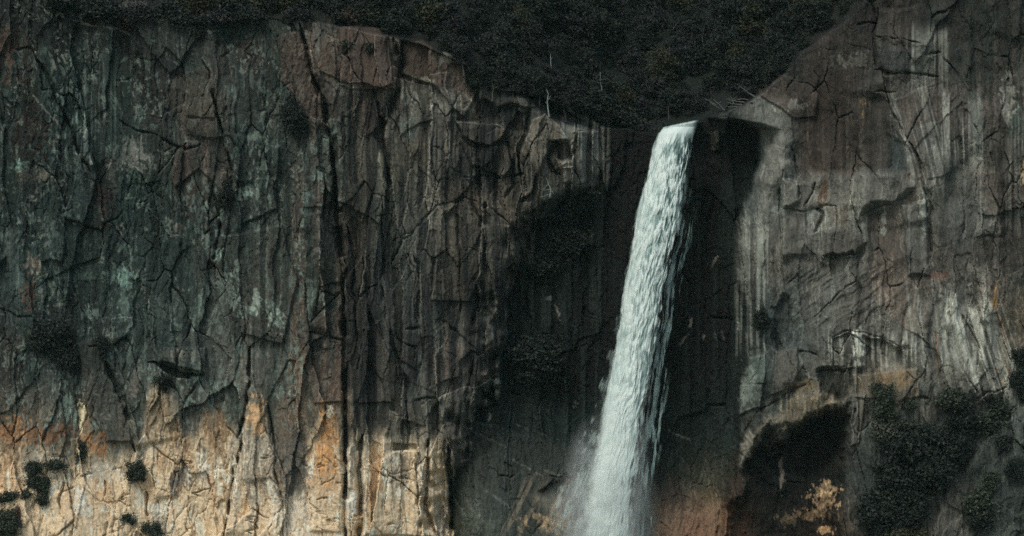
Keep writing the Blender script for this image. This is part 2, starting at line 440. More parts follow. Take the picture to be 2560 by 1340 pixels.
# long cracks and shaded clefts
for t, w, d in [
 ('750,60 768,130 782,195 818,262 830,330 834,400 838,470 850,560 856,640 861,760', 7, 4.2),
 ('861,740 862,860 864,960 866,1080 864,1200 866,1360', 7, 4.5),
 ('905,1085 900,1140 896,1180 905,1240 902,1300 898,1350', 6, 3.0), ('985,95 1002,165 992,235 962,300 952,345 968,400 972,470', 9, 2.6),
 ('930,225 948,275 955,330', 5, 1.8), ('868,560 885,640 884,720 890,800 885,880', 4, 1.6),
 ('955,560 962,640 955,720 965,790 975,850 1000,915 1012,960 1015,1030', 6, 2.2), ('1015,1030 1022,1090 1005,1130', 4, 1.5),
 ('505,150 530,232 560,338 575,395 592,470 600,520', 5, 2.2), ('560,340 545,300 530,232', 4, 1.5),
 ('85,130 118,200 152,262 190,350 228,432', 6, 2.0), ('240,850 275,930 308,1010 326,1070 338,1130', 6, 2.4),
 ('625,870 622,960 612,1040 592,1095 600,1110 590,1160 580,1215 570,1290 558,1345', 5, 3.0),
 ('362,1225 364,1262 372,1312', 4, 1.7), ('440,1150 437,1200 428,1250', 4, 1.2), ('668,1010 682,1080 690,1180 705,1260 708,1345', 4, 1.6),
 ('1068,1100 1072,1190 1062,1255 1078,1300 1092,1340', 6, 2.6), ('1042,1130 1046,1200 1044,1290', 4, 1.6),
 ('1122,1110 1126,1220 1124,1345', 7, 3.0), ('1150,480 1148,600 1146,700 1150,780', 4, 1.3),
 ('990,650 1012,600 1045,558 1092,512 1160,497 1195,505', 4, 1.2), ('1215,510 1216,600 1206,700 1195,780', 10, 2.2), ('1180,500 1200,560 1212,640', 6, 1.5),
 ('1040,640 1050,720 1046,790', 5, 1.4), ('1010,560 1040,700 1020,790', 3, 0.9), ('1105,800 1148,828 1195,872', 5, 1.8), ('1195,872 1180,930 1165,1010', 5, 1.6),
 ('1010,820 1042,812 1060,880 1040,960', 4, 1.4), ('910,815 905,860 893,930', 4, 1.4), ('1260,340 1290,420 1262,500', 5, 1.2),
 ('1085,310 1082,400 1088,480', 4, 1.0), ('1120,305 1118,400 1122,480', 5, 1.0), ('1155,345 1160,480', 4, .9), ('1200,395 1204,490', 6, 1.2), ('1245,440 1240,500', 5, 1.2),
 ('2205,180 2228,258 2262,330 2292,390 2312,450 2323,500 2326,570', 3.2, 1.6), ('2189,20 2191,100 2190,170', 4, 1.2),
 ('2190,178 2260,181 2345,188', 4, 1.3), ('2190,225 2248,226', 4, 1.2), ('2308,129 2352,131', 4, 1.3), ('2195,90 2250,92 2305,108', 3, 1.0), ('2140,58 2192,56', 3, 1.0),
 ('1958,425 1949,470 1951,530 1956,580 1960,650', 4, 1.5), ('1978,362 1990,410 1998,450 1993,492', 4, 1.6), ('2032,455 2022,488 2007,512', 4, 1.5), ('1960,447 1985,462 2000,455', 3, .9),
 ('2040,525 2056,542 2044,562 2033,582', 4, 1.5), ('1955,520 2040,526 2090,520', 3, .7), ('2150,440 2152,500 2155,545', 3, .8), ('2160,545 2220,512 2282,480', 4, 1.0),
 ('2035,178 2048,200 2036,240', 2, .5), ('1975,205 2030,215 2048,232', 2.4, .7), ('2120,108 2180,126', 2, .5), ('1985,290 1990,340 1975,400', 2.5, .6),
 ('2060,632 2100,634 2148,630', 5, 1.8), ('2148,560 2162,620 2140,700 2040,790', 3, .9), ('2080,843 2118,822 2180,838 2248,866 2278,888', 3, 1.0),
 ('2038,937 2110,934', 4, 1.2), ('2000,875 2040,885', 4, 1.4), ('2335,500 2330,640', 3, .8), ('2365,740 2385,830 2402,905 2440,985', 4, 1.2), ('2400,780 2440,850 2470,940', 3, 1.0),
 ('1850,1090 1905,1030 1960,985 2030,950', 3, .9), 
 ('2120,940 2140,1000 2128,1110', 6, 1.6), ('2240,1003 2330,1000', 4, 1.2), ('1160,440 1262,444', 3, .5),
 ('8,770 40,790 80,800', 3, .9), ('300,300 350,330 470,372 495,356', 4, 1.2), ('430,420 440,372 470,352', 3, .9), ('640,985 650,1040 668,1080', 3, 1.0),
 ('265,550 300,590 330,610', 3, .9), ('530,460 548,540 540,640 545,700', 6, 1.8), ('570,420 575,520 566,610 560,700', 4, 1.2)]:
    crack(t, w, d)
# tan-zone joints
rs = random.Random(5)
for i in range(46):
    x = rs.uniform(0, 1100); y = rs.uniform(1120, 1330); L = rs.uniform(20, 110); p = [(x, y)]
    hor = rs.random() < 0.3
    while L > 0:
        st_ = rs.uniform(8, 20); L -= st_
        x += st_ * rs.choice((-1, 1)) * (0.9 if hor else 0.28); y += st_ * (0.25 if hor else 0.95); p.append((x, y))
    if len(p) > 1: crack(p, rs.uniform(1.6, 3.2), rs.uniform(0.5, 1.2))
# proud steps: buttress edges whose right-hand side falls back
ledge('760,60 782,195 818,262 834,400 850,560 861,760 866,1080 866,1400', 2.6, 90)
ledge('505,150 530,232 560,338 592,470', 1.2, 50); ledge('240,850 275,930 308,1010 338,1130', 1.6, 60)
ledge('625,870 612,1040 592,1095 580,1215 558,1345', 1.2, 50); ledge('905,1085 896,1180 905,1240 898,1350', 1.2, 40)
ledge('1068,1100 1072,1190 1062,1255 1092,1340', 1.0, 35); ledge('2323,570 2312,450 2262,330 2205,180', 1.0, 80); ledge('85,130 152,262 228,432', 1.0, 60)
ledge('1949,400 1951,530 1960,650', 1.0, 40)
# slabs
slab('850,65 945,65 975,110 982,215 935,225 880,222 850,210', 0.8, col=(74,62,55))
slab('700,90 745,75 770,150 800,230 812,300 790,330 740,250 700,200', 0.5, col=(70,60,53))
slab('1008,108 1060,102 1100,132 1165,158 1178,210 1186,240 1160,292 1135,270 1085,214 1010,188', 0.9, col=(76,65,57))
slab('1000,202 1085,214 1082,300 1050,310 1000,342', 0.5, col=(84,84,77), k=0.7)
slab('1140,303 1190,305 1250,313 1264,326 1250,350 1225,364 1195,358 1160,340', 1.9, col=(86,82,73))
slab('1152,348 1190,368 1258,362 1292,380 1276,420 1258,442 1182,410', 1.1, col=(72,68,60))
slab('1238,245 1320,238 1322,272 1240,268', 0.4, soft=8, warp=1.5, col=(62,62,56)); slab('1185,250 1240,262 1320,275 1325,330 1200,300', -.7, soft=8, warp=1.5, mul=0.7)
slab('1330,300 1362,284 1402,312 1426,348 1388,350 1370,382 1352,420 1336,442 1330,480 1300,500 1306,380', 1.8, col=(92,87,77))
slab('1388,350 1432,354 1446,376 1430,390 1400,384', -1.6, soft=6, warp=2, mul=0.5); slab('1390,392 1436,392 1430,420 1400,418', 1.0, col=(98,92,82)); slab('1402,418 1432,415 1430,462 1408,458', 0.8, col=(94,90,80))  # the hole under the overhang has its shade in the colour
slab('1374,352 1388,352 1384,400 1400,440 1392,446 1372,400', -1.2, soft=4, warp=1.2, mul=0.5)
slab('1092,545 1105,525 1150,505 1185,520 1208,580 1205,680 1172,755 1082,750 1090,640', 0.9, col=(72,68,60))
slab('1240,560 1275,565 1270,650 1258,740 1236,790 1232,700', 1.2, col=(68,65,58)); slab('1290,510 1330,505 1332,560 1308,640 1296,590', 1.0, col=(66,63,56))
slab('908,818 945,800 958,850 988,912 985,1000 900,1010 896,930', 0.8, col=(64,60,54)); slab('1120,842 1185,872 1152,900 1150,940 1090,960 1085,890', 0.9, col=(84,75,67))
slab('1012,820 1045,830 1040,930 1000,900', 0.5, col=(66,64,59)); slab('870,280 925,240 950,330 935,460 905,560 880,540 868,400', 0.4, col=(62,61,53), k=.6)
slab('905,250 945,285 950,310 915,345 905,300', 0.5, col=(76,62,54))
slab('450,352 492,348 540,400 578,442 566,500 520,440 495,420 440,470 430,440', 0.7, col=(72,62,56), k=.7); slab('470,190 530,240 548,340 490,345 455,300', 0.3, col=(66,61,53), k=.6)
slab('430,195 520,160 560,260 540,350 470,330 420,260', 0.2, col=(62,58,51), k=.5)
slab('372,905 398,905 440,914 505,938 474,939 420,931 392,920', -1.7, soft=3, warp=.9, mul=0.42)  # notch under the roof, its shade painted as dark pigment
slab('400,872 515,870 512,932 440,912 398,900', 1.3, soft=3, warp=.3)
slab('195,855 235,840 262,900 305,1000 330,1100 262,1105 215,1000', 0.9, col=(70,66,60), k=.6)
slab('366,985 392,962 425,965 446,1000 460,1120 445,1240 380,1235 368,1130', .5, soft=6, warp=1); slab('620,1010 640,978 660,1000 672,1070 690,1200 600,1200 610,1080', .5, soft=6, warp=1)
slab('775,1080 830,1010 850,1030 856,1330 775,1330', 0.5, soft=6, warp=1); slab('915,1165 950,1150 985,1125 1040,1125 1062,1200 1050,1260 1075,1340 908,1340', 0.9)
slab('985,1108 1040,1112 1042,1128 985,1124', -1.0, soft=2)
slab('40,560 120,470 260,520 250,640 110,700', 0.5, mul=.9); slab('570,330 700,370 690,520 600,560', 0.7, mul=1.1); slab('560,590 700,560 745,700 700,860 600,830', 0.8, col=(60,62,56), k=.35)
slab('745,830 850,760 860,1000 790,1010', 0.8, col=(84,68,58), k=.6); slab('770,540 845,520 858,700 800,720', 0.5, col=(62,55,48), k=.6)

# right cliff
slab('1848,282 1900,238 1960,252 1992,292 1980,330 1940,330 1905,345 1870,315', 0.5, soft=14, warp=1.1, col=(80,82,77)); slab('1905,345 1985,330 1978,420 1955,440 1905,560', 0.6, soft=16, warp=1.1, col=(104,104,97))
slab('1880,195 1955,190 2000,205 2045,240 2040,290 1990,292 1900,238', 0.6, col=(62,54,48)); slab('1762,298 1830,285 1900,320 1898,350 1850,420 1800,520 1745,560', 0, mul=0.45)
slab('1780,300 1820,292 1815,330 1790,360', 1.0, col=(58,57,51)); slab('1775,330 1800,325 1798,375 1778,380', .8, col=(56,55,49))
slab('1958,448 1998,458 1995,500 1975,515 1955,512', 1.3, soft=7, col=(116,116,108)); slab('2000,455 2048,440 2048,520 1990,522', 0.6, soft=16, warp=1.2, col=(108,107,99))
slab('2010,240 2110,235 2115,300 2105,440 2000,430', -0.4, soft=16, warp=1.2, col=(66,57,50)); slab('2108,240 2220,245 2215,430 2110,430', -0.4, soft=14, warp=1.2, col=(64,58,52))
slab('2060,440 2150,430 2148,520 2060,525', 0.5, soft=16, warp=1.2, col=(102,101,94)); slab('2152,440 2232,430 2284,470 2240,502 2180,522 2152,545', 1.7, soft=13, warp=1, col=(102,102,95))
slab('2235,432 2285,470 2262,482 2225,470', 0, soft=10, mul=.6); slab('2222,330 2262,352 2266,430 2222,428', -.5, soft=8, warp=1, col=(46,56,56)); slab('1960,540 2038,580 2020,640 1960,650', .6, soft=14, warp=1.1, col=(92,91,84))
slab('2060,575 2110,560 2165,600 2150,630 2060,630', 1.4, soft=9, warp=1.1, col=(72,70,64)); slab('2075,640 2130,640 2110,680 2080,690', -.8, mul=.8)
slab('2240,250 2340,200 2350,300 2280,380 2240,320', 0.3, col=(72,64,58), k=.6); slab('2290,320 2360,300 2372,430 2322,450', .3, col=(78,80,75), k=.6)
slab('2420,440 2560,420 2560,600 2400,660 2335,560', .2, soft=20, col=(66,60,54), k=.55); slab('2340,560 2430,430 2480,560 2400,640', .3, soft=22, col=(78,84,80), k=.55)
slab('2195,30 2300,20 2330,120 2195,90', .5, soft=8, warp=1.2, col=(60,55,50)); slab('2195,110 2300,120 2290,180 2200,170', .3, soft=8, warp=1.2, col=(54,56,55)); slab('2255,510 2320,500 2322,690 2270,690', 1.0, soft=6, col=(84,86,81))
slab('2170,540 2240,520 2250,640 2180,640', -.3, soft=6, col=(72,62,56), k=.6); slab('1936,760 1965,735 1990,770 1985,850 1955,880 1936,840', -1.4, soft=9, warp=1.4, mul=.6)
slab('1870,890 1912,885 1912,955 1868,960', .8, col=(80,92,86)); slab('1850,962 1908,958 1905,1020 1850,1035', .8, col=(76,83,77)); slab('1940,880 1995,870 1990,960 1930,985', .8, col=(80,78,71))
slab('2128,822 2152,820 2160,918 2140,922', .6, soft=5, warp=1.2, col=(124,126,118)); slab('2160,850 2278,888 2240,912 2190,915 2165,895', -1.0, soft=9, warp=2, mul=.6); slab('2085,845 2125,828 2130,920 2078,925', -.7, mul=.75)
slab('2040,938 2120,938 2122,975 2090,985 2060,1000 2042,965', -1.5, soft=8, warp=2.2, mul=.42)  # slot below the overhang, darkened in colour to stand for shade
slab('1935,1040 1990,985 2040,965 2100,985 2085,1010 2010,1030 1940,1060', .7, soft=9, warp=2, col=(98,90,74)); slab('2130,940 2290,920 2300,1000 2230,1010 2140,990', .6, col=(98,90,76), k=.7)
slab('1848,1110 1878,1072 1892,1090 1870,1150 1848,1190 1842,1180', 1.0, soft=6, warp=1.8, col=(124,120,108)); slab('1893,1080 1935,1045 1925,1075 1880,1160 1870,1150', .7, soft=6, warp=1.8, col=(96,90,76))
slab('1858,1215 1885,1130 1930,1085 1990,1045 2060,1030 2110,1040 2110,1110 2095,1210 2085,1380 1812,1380 1812,1290', -5.0, soft=30, warp=2.6, mul=.36)  # cave hollow, its shade partly painted into the rock colour
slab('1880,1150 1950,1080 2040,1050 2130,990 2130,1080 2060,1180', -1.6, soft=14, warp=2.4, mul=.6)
slab('2130,985 2165,985 2150,1110 2128,1115', .8, col=(70,69,64)); slab('2318,1360 2360,1240 2420,1160 2500,1060 2600,1000 2760,1000 2760,1360', 1.5, soft=10, col=(64,70,66)); slab('2300,1360 2350,1250 2400,1200 2460,1240 2430,1360', 0, soft=20, col=(74,70,64), k=.6)
slab('2350,745 2480,800 2500,990 2440,1005 2390,900', .5, soft=8, col=(98,98,91), k=.45)
# gorge foot
slab('1180,1050 1240,1060 1450,1130 1480,1380 1136,1380 1140,1180', 1.2, soft=8, col=(54,57,54), k=.6); slab('1345,1235 1400,1190 1418,1200 1370,1246', -1.0, soft=7, warp=2, mul=.6)
slab('1636,1240 1680,1200 1720,1240 1745,1272 1800,1272 1806,1380 1630,1380', 1.2, soft=26, warp=1.4, col=(92,72,57), k=.8)
slab('1640,1150 1690,1190 1745,1268 1640,1250', .3, soft=18, warp=1.5, col=(42,39,36), k=.7); slab('1425,1330 1330,1240 1440,1250 1460,1380 1330,1380', .4, soft=14, col=(96,92,82), k=.6)
# stains, lichen, bright scars
for a in [(330,385,48,38,(98,100,94)),(278,445,14,46,(94,92,86)),(52,412,20,14,(100,124,114)),(92,438,38,18,(84,82,72)),(612,484,22,16,(108,128,120)),(770,484,14,22,(100,120,112)),
 (228,785,22,16,(104,120,112)),(205,690,40,14,(78,96,89)),(300,690,34,22,(92,116,107)),(310,755,14,50,(86,104,97)),(625,775,26,22,(110,126,116)),(680,775,20,26,(102,116,106)),(775,745,12,40,(104,116,106)),(560,720,34,40,(86,96,90)),
 (460,885,60,16,(112,110,100)),(72,735,18,40,(84,64,54)),(85,660,22,22,(110,104,94)),(20,620,8,60,(96,106,98)),(810,600,26,60,(88,86,78)),(640,470,10,40,(88,96,90)),(820,1025,10,12,(166,158,140)),(655,900,20,60,(86,86,80)),
 (440,570,20,14,(90,88,80)),(530,880,50,60,(80,84,78)),(335,960,14,40,(104,102,94)),(450,1190,26,42,(108,102,92)),(735,1180,40,90,(104,99,90)),(510,1170,14,44,(196,186,168)),(725,1300,42,60,(204,192,172)),(205,1255,16,36,(200,196,184)),
 (250,1180,26,36,(178,172,156)),(205,1035,9,38,(190,180,150)),(880,1260,12,40,(196,194,184)),(1030,1130,20,14,(178,160,130)),(400,1270,30,16,(200,194,178)),(640,1040,22,40,(186,150,110)),(815,1120,22,90,(176,132,86)),(30,1080,40,40,(150,112,78)),
 (240,1110,36,26,(146,108,74)),(120,1085,60,30,(120,88,62)),(1160,255,36,30,(104,100,90)),(1120,150,22,14,(104,102,92)),(1045,200,42,7,(120,116,104)),(1020,330,24,30,(84,92,84)),(1080,255,50,40,(90,90,82)),(870,225,26,16,(102,100,92)),
 (1010,545,26,22,(78,76,68)),(300,30,16,22,(82,78,72)),(340,12,26,16,(74,72,64)),(745,60,10,10,(96,102,96)),(2050,500,5,40,(96,72,54)),(2062,470,6,36,(98,74,55)),(2158,265,6,30,(110,92,58)),(2130,150,40,16,(84,82,74)),
 (1985,265,40,14,(108,108,100)),(2560,430,12,30,(150,134,100)),(2490,560,14,24,(110,106,98)),(2560,530,26,12,(98,96,88)),(2450,710,34,44,(112,108,100)),(2485,760,10,40,(122,92,50)),(2505,880,14,80,(110,80,54)),(2345,690,24,14,(96,76,66)),
 (2330,930,30,30,(84,82,74)),(2345,860,6,60,(90,66,48)),(2225,945,50,22,(108,90,66)),(2010,965,40,14,(104,92,70)),(1955,1180,6,40,(96,88,80)),(2060,1245,34,26,(138,114,86)),(2068,1222,22,16,(156,130,98)),(2060,1322,18,14,(150,120,86)),
 (2030,1285,50,14,(120,96,68)),(1970,1300,26,14,(84,72,54)),(1375,745,8,5,(110,108,100)),(1235,735,4,10,(110,104,96)),(1223,1040,5,8,(128,118,108)),(1207,950,5,24,(100,84,80)),(1345,860,4,8,(90,94,90)),(1395,620,26,44,(40,46,43)),
 (1440,640,8,60,(52,58,54)),(1735,1320,36,30,(106,78,60)),(0,130,50,60,(70,56,48)),(80,330,50,60,(44,36,32)),(260,500,30,60,(50,40,36)),(2330,60,30,60,(44,50,46)),(2440,60,50,60,(42,46,42)),(2540,300,20,40,(70,88,82)),(2420,150,50,80,(50,54,50))]:
    patch(*a[:5], seed=int(a[0]) % 7)
for x, y, a, L in [(1785,655,-62,36),(1708,850,-50,34),(1727,805,-80,30),(1757,845,-80,16),(1788,842,80,26),(1808,840,80,30),(1846,810,85,30),(1852,560,85,50),(1866,590,88,90),(1886,590,88,90),(1848,690,88,50),(1897,790,86,90),(1890,650,88,60),(1868,860,86,60),
   (215,335,84,110),(226,395,84,70),(80,45,24,24),(112,22,34,56),(220,62,16,70),(275,70,14,40),(300,75,24,50),(290,360,80,60),(300,580,60,44),(728,420,60,36),(290,250,60,40),(105,265,50,90),(145,310,60,50),
   (2000,895,70,30),(2090,905,85,40),(2270,780,88,60),(2190,790,88,60),(2220,820,88,50),(2346,870,86,90),(1385,1185,24,80),(1300,1160,28,90),(1230,1100,26,90),(1210,1060,12,60),(1395,1310,38,60),(1350,1290,28,50),(1700,1090,24,60),(1250,1250,34,70),(1190,1280,50,60),(1440,1010,-60,40),(1340,1080,20,80),(1395,780,70,40)]:
    patch(x, y, L / 2, 3.2 if L > 40 else 4, (100, 100, 92), k=.75 if y < 1000 or x > 1900 else .4, rag=.7 if y < 1000 else 1.1, ang=a, sx=6, sy=6)
streaks(1060, 300, 1235, 490, (40, 44, 46), .8, 8, .75, 1, relief=.6); streaks(1190, 380, 1345, 500, (28, 30, 30), .85, 8, .8, 2, relief=.8); streaks(1060, 310, 1240, 480, (84, 84, 78), .6, 6, .3, 3)
streaks(1400, 260, 1525, 470, (92, 93, 86), .9, 9, .55, 4, relief=1.2); streaks(1300, 210, 1420, 290, (64, 66, 60), .6, 9, .4, 5)
streaks(2340, 225, 2460, 430, (128, 130, 122), .85, 9, .55, 6, relief=.5, lean=.02); streaks(2215, 200, 2320, 500, (126, 128, 120), .6, 6, .5, 7, lean=.25); streaks(2260, 60, 2400, 240, (116, 118, 109), .8, 8, .4, 8)
streaks(1990, 250, 2200, 440, (48, 42, 38), .6, 12, .6, 9); streaks(2080, 635, 2130, 690, (124, 124, 115), .9, 5, .6, 10); streaks(2060, 830, 2300, 930, (140, 140, 130), .9, 7, .45, 11, relief=.5)
streaks(2360, 740, 2500, 1010, (140, 142, 132), .85, 8, .6, 12, lean=.32, relief=.6); streaks(2250, 700, 2400, 950, (124, 126, 118), .8, 8, .45, 13, lean=.12); streaks(1835, 530, 1925, 900, (112, 116, 108), .75, 8, .4, 14, relief=.5)
streaks(1930, 980, 2110, 1050, (128, 118, 98), .7, 5, .5, 15, relief=.5); streaks(2140, 980, 2330, 1090, (100, 96, 84), .6, 8, .4, 16, relief=.5); streaks(2420, 0, 2600, 400, (38, 44, 40), .6, 14, .6, 17)
streaks(2440, 180, 2570, 600, (104, 104, 96), .7, 9, .35, 18); streaks(640, 300, 700, 420, (62, 78, 73), .6, 8, .5, 19); streaks(270, 160, 330, 420, (34, 52, 46), .7, 14, .7, 20); streaks(180, 150, 300, 420, (80, 92, 86), .6, 5, .3, 21, relief=.4)
streaks(690, 1060, 775, 1260, (92, 88, 80), .7, 12, .8, 22); streaks(0, 560, 60, 760, (92, 104, 97), .6, 6, .4, 23); streaks(300, 740, 420, 960, (92, 104, 97), .6, 7, .4, 24); streaks(1900, 0, 2600, 700, (44, 42, 39), .35, 16, .5, 25)
streaks(1090, 850, 1200, 900, (120, 116, 104), .6, 5, .4, 26); streaks(860, 540, 1250, 1000, (36, 38, 38), .5, 14, .4, 27); streaks(580, 360, 860, 900, (36, 42, 40), .5, 9, .45, 28); streaks(2130, 690, 2360, 830, (62, 58, 53), .5, 9, .5, 29)
streaks(860, 230, 1340, 1100, (26, 28, 29), .75, 16, .3, 31, relief=.3); streaks(2130, 0, 2220, 300, (34, 34, 33), .6, 12, .6, 32); streaks(2100, 220, 2140, 440, (40, 35, 31), .7, 10, .6, 33); streaks(2030, 240, 2060, 470, (42, 34, 30), .6, 9, .7, 34)
streaks(1600, 350, 1860, 900, (12, 18, 17), .5, 30, .6, 35); streaks(0, 300, 850, 950, (28, 38, 36), .6, 16, .5, 36); streaks(1290, 1180, 1450, 1360, (110, 98, 82), .6, 12, .4, 37, lean=-.5)
for a in [(2370,800,10,60,(140,142,132)),(2440,920,12,60,(138,140,130)),(2145,868,11,52,(150,152,142)),(2210,560,6,30,(120,122,114)),(2310,520,12,60,(116,120,112)),(2520,250,18,50,(110,110,102)),(1870,960,20,50,(92,100,93)),(620,484,16,10,(104,120,112)),
  (640,760,10,30,(120,130,120)),(690,800,16,22,(124,136,126)),(590,700,10,60,(100,112,104)),(1020,240,26,24,(104,104,96)),(1120,260,40,26,(106,104,96)),(1375,1310,60,20,(120,104,80)),(900,380,10,80,(76,72,64))]:
    patch(*a[:5], k=1, seed=int(a[1]) % 7)
streaks(1300, 470, 1540, 860, (40, 48, 45), .7, 13, .4, 41, relief=1.4); streaks(1240, 840, 1500, 1120, (36, 44, 41), .7, 16, .4, 42, relief=1.2); streaks(1700, 420, 1850, 1100, (30, 37, 35), .7, 14, .35, 43, relief=1.0)
# slanting wrinkles in the middle of the right-hand wall
s_ = box(1950, 620, 2300, 850, 20)
wv = fbs((PX[s_] * .8 + PY[s_]) / 16 + (WX[s_] - PX[s_]) / 16, (PY[s_] * .8 - PX[s_]) / 90, 131, 3)
mk = smooth(1950, 2010, PX[s_]) * smooth(2300, 2180, PX[s_]) * smooth(620, 680, PY[s_]) * smooth(850, 780, PY[s_])
H[s_] += mk * 0.9 * (wv - .5)


# ------------------------------------------------------------------ worn edges are paler: the convex rims of the slabs
def blur(a, n):
    for _ in range(n):
        a = a.copy()
        a[1:-1, 1:-1] = (a[1:-1, 1:-1] * 2 + a[:-2, 1:-1] + a[2:, 1:-1] + a[1:-1, :-2] + a[1:-1, 2:]) / 6
    return a
cv = H - blur(H, 6)
rim = smooth(0.10, 0.42, cv) * (1 - above)
COL = COL * (1 + 0.75 * rim * (0.4 + 0.9 * fbm(PX / 25, PY / 40, 121, 2)))[..., None]
del cv

YY = YB - H
# ------------------------------------------------------------------ materials
def new_mat(name):
    m = bpy.data.materials.new(name); m.use_nodes = True
    nt = m.node_tree
    return m, nt, nt.nodes['Principled BSDF']


def rock_mat():
    m, nt, b = new_mat('stained_rock')
    at = nt.nodes.new('ShaderNodeAttribute'); at.attribute_name = 'pigment'
    tc = nt.nodes.new('ShaderNodeTexCoord')
    mp = nt.nodes.new('ShaderNodeMapping'); mp.inputs['Scale'].default_value = (1, 1, 0.45)
    nt.links.new(tc.outputs['Object'], mp.inputs['Vector'])
    n1 = nt.nodes.new('ShaderNodeTexNoise'); n1.inputs['Scale'].default_value = 3.2; n1.inputs['Detail'].default_value = 6; n1.inputs['Roughness'].default_value = 0.7
    nt.links.new(mp.outputs[0], n1.inputs['Vector'])
    mr = nt.nodes.new('ShaderNodeMapRange'); mr.inputs['From Min'].default_value = 0.3; mr.inputs['From Max'].default_value = 0.7
    mr.inputs['To Min'].default_value = 0.72; mr.inputs['To Max'].default_value = 1.30
    nt.links.new(n1.outputs['Fac'], mr.inputs['Value'])
    mx = nt.nodes.new('ShaderNodeMix'); mx.data_type = 'RGBA'; mx.blend_type = 'MULTIPLY'; mx.inputs[0].default_value = 1
    nt.links.new(at.outputs['Color'], mx.inputs[6]); nt.links.new(mr.outputs[0], mx.inputs[7])
    nt.links.new(mx.outputs[2], b.inputs['Base Color'])
    b.inputs['Roughness'].default_value = 0.85
    b.inputs['Specular IOR Level'].default_value = 0.15
    n2 = nt.nodes.new('ShaderNodeTexNoise'); n2.inputs['Scale'].default_value = 2.2; n2.inputs['Detail'].default_value = 8; n2.inputs['Roughness'].default_value = 0.75
    nt.links.new(mp.outputs[0], n2.inputs['Vector'])
    bu = nt.nodes.new('ShaderNodeBump'); bu.inputs['Strength'].default_value = 0.5; bu.inputs['Distance'].default_value = 0.2
    nt.links.new(n2.outputs['Fac'], bu.inputs['Height']); nt.links.new(bu.outputs[0], b.inputs['Normal'])
    return m


ROCK = rock_mat()


def tag(o, label=None, cat=None, group=None, kind=None):
    if label: o['label'] = label
    if cat: o['category'] = cat
    if group: o['group'] = group
    if kind: o['kind'] = kind
    return o


def mesh_from(name, verts, quads, mats, parent=None, smoothf=False, cols=None, attrs=None):
    me = bpy.data.meshes.new(name)
    v = np.asarray(verts, np.float32); q = np.asarray(quads, np.int32)
    me.vertices.add(len(v)); me.vertices.foreach_set('co', v.ravel())
    k = q.shape[1]
    me.loops.add(q.size); me.loops.foreach_set('vertex_index', q.ravel())
    me.polygons.add(len(q)); me.polygons.foreach_set('loop_start', np.arange(0, q.size, k, dtype=np.int32))
    if cols is not None:
        a = me.attributes.new('pigment', 'FLOAT_COLOR', 'POINT')
        c = np.ones((len(v), 4), np.float32); c[:, :3] = cols
        a.data.foreach_set('color', c.ravel())
    for n, d in (attrs or {}).items():
        a = me.attributes.new(n, 'FLOAT', 'POINT'); a.data.foreach_set('value', np.asarray(d, np.float32).ravel())
    me.update(calc_edges=True)
    me.polygons.foreach_set('use_smooth', np.full(len(q), smoothf))
    me.materials.append(mats)
    o = bpy.data.objects.new(name, me); C.objects.link(o)
    if parent: o.parent = parent
    return o


f = (D + YY) / D
V = np.stack([(PX - 1280) * S * f, YY, ZC + (670 - PY) * S * f], -1).reshape(-1, 3)
# the stained rock is never very colourful
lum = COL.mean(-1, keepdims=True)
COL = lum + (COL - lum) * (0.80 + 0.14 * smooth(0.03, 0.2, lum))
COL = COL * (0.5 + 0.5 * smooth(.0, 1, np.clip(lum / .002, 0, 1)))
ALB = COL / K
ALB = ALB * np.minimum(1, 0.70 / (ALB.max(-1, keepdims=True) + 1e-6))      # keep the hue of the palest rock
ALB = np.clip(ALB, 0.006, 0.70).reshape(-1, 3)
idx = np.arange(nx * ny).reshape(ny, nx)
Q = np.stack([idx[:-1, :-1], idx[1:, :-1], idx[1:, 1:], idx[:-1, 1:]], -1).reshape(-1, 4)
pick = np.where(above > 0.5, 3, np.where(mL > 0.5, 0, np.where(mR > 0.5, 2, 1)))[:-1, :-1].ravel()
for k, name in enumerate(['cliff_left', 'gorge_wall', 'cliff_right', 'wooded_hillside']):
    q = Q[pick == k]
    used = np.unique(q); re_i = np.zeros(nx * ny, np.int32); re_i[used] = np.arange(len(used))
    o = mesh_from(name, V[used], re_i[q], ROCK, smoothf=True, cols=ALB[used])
    tag(o, kind='structure')


def ydepth(px, py):
    j = int(round((px - X0) / STEP)); i = int(round((py - Y0) / STEP))
    return float(YY[min(max(i, 0), ny - 1), min(max(j, 0), nx - 1)])

# ------------------------------------------------------------------ plant materials
def leaf_mat(name, rgb, var=0.5):
    m, nt, b = new_mat(name)
    tc = nt.nodes.new('ShaderNodeTexCoord')
    n = nt.nodes.new('ShaderNodeTexNoise'); n.inputs['Scale'].default_value = 1.1; n.inputs['Detail'].default_value = 4
    nt.links.new(tc.outputs['Object'], n.inputs['Vector'])
    g = nt.nodes.new('ShaderNodeNewGeometry')
    ad = nt.nodes.new('ShaderNodeMath'); ad.operation = 'MULTIPLY_ADD'; ad.inputs[1].default_value = 0.5
    nt.links.new(g.outputs['Random Per Island'], ad.inputs[0]); nt.links.new(n.outputs['Fac'], ad.inputs[2])
    cr = nt.nodes.new('ShaderNodeValToRGB')
    cr.color_ramp.elements[0].position = 0.35; cr.color_ramp.elements[1].position = 1.0
    c = np.array(rgb)
    cr.color_ramp.elements[0].color = (*(c * (1 - var)), 1); cr.color_ramp.elements[1].color = (*(c * (1 + var)), 1)
    nt.links.new(ad.outputs[0], cr.inputs[0]); nt.links.new(cr.outputs[0], b.inputs['Base Color'])
    b.inputs['Roughness'].default_value = 0.7; b.inputs['Specular IOR Level'].default_value = 0.2
    return m


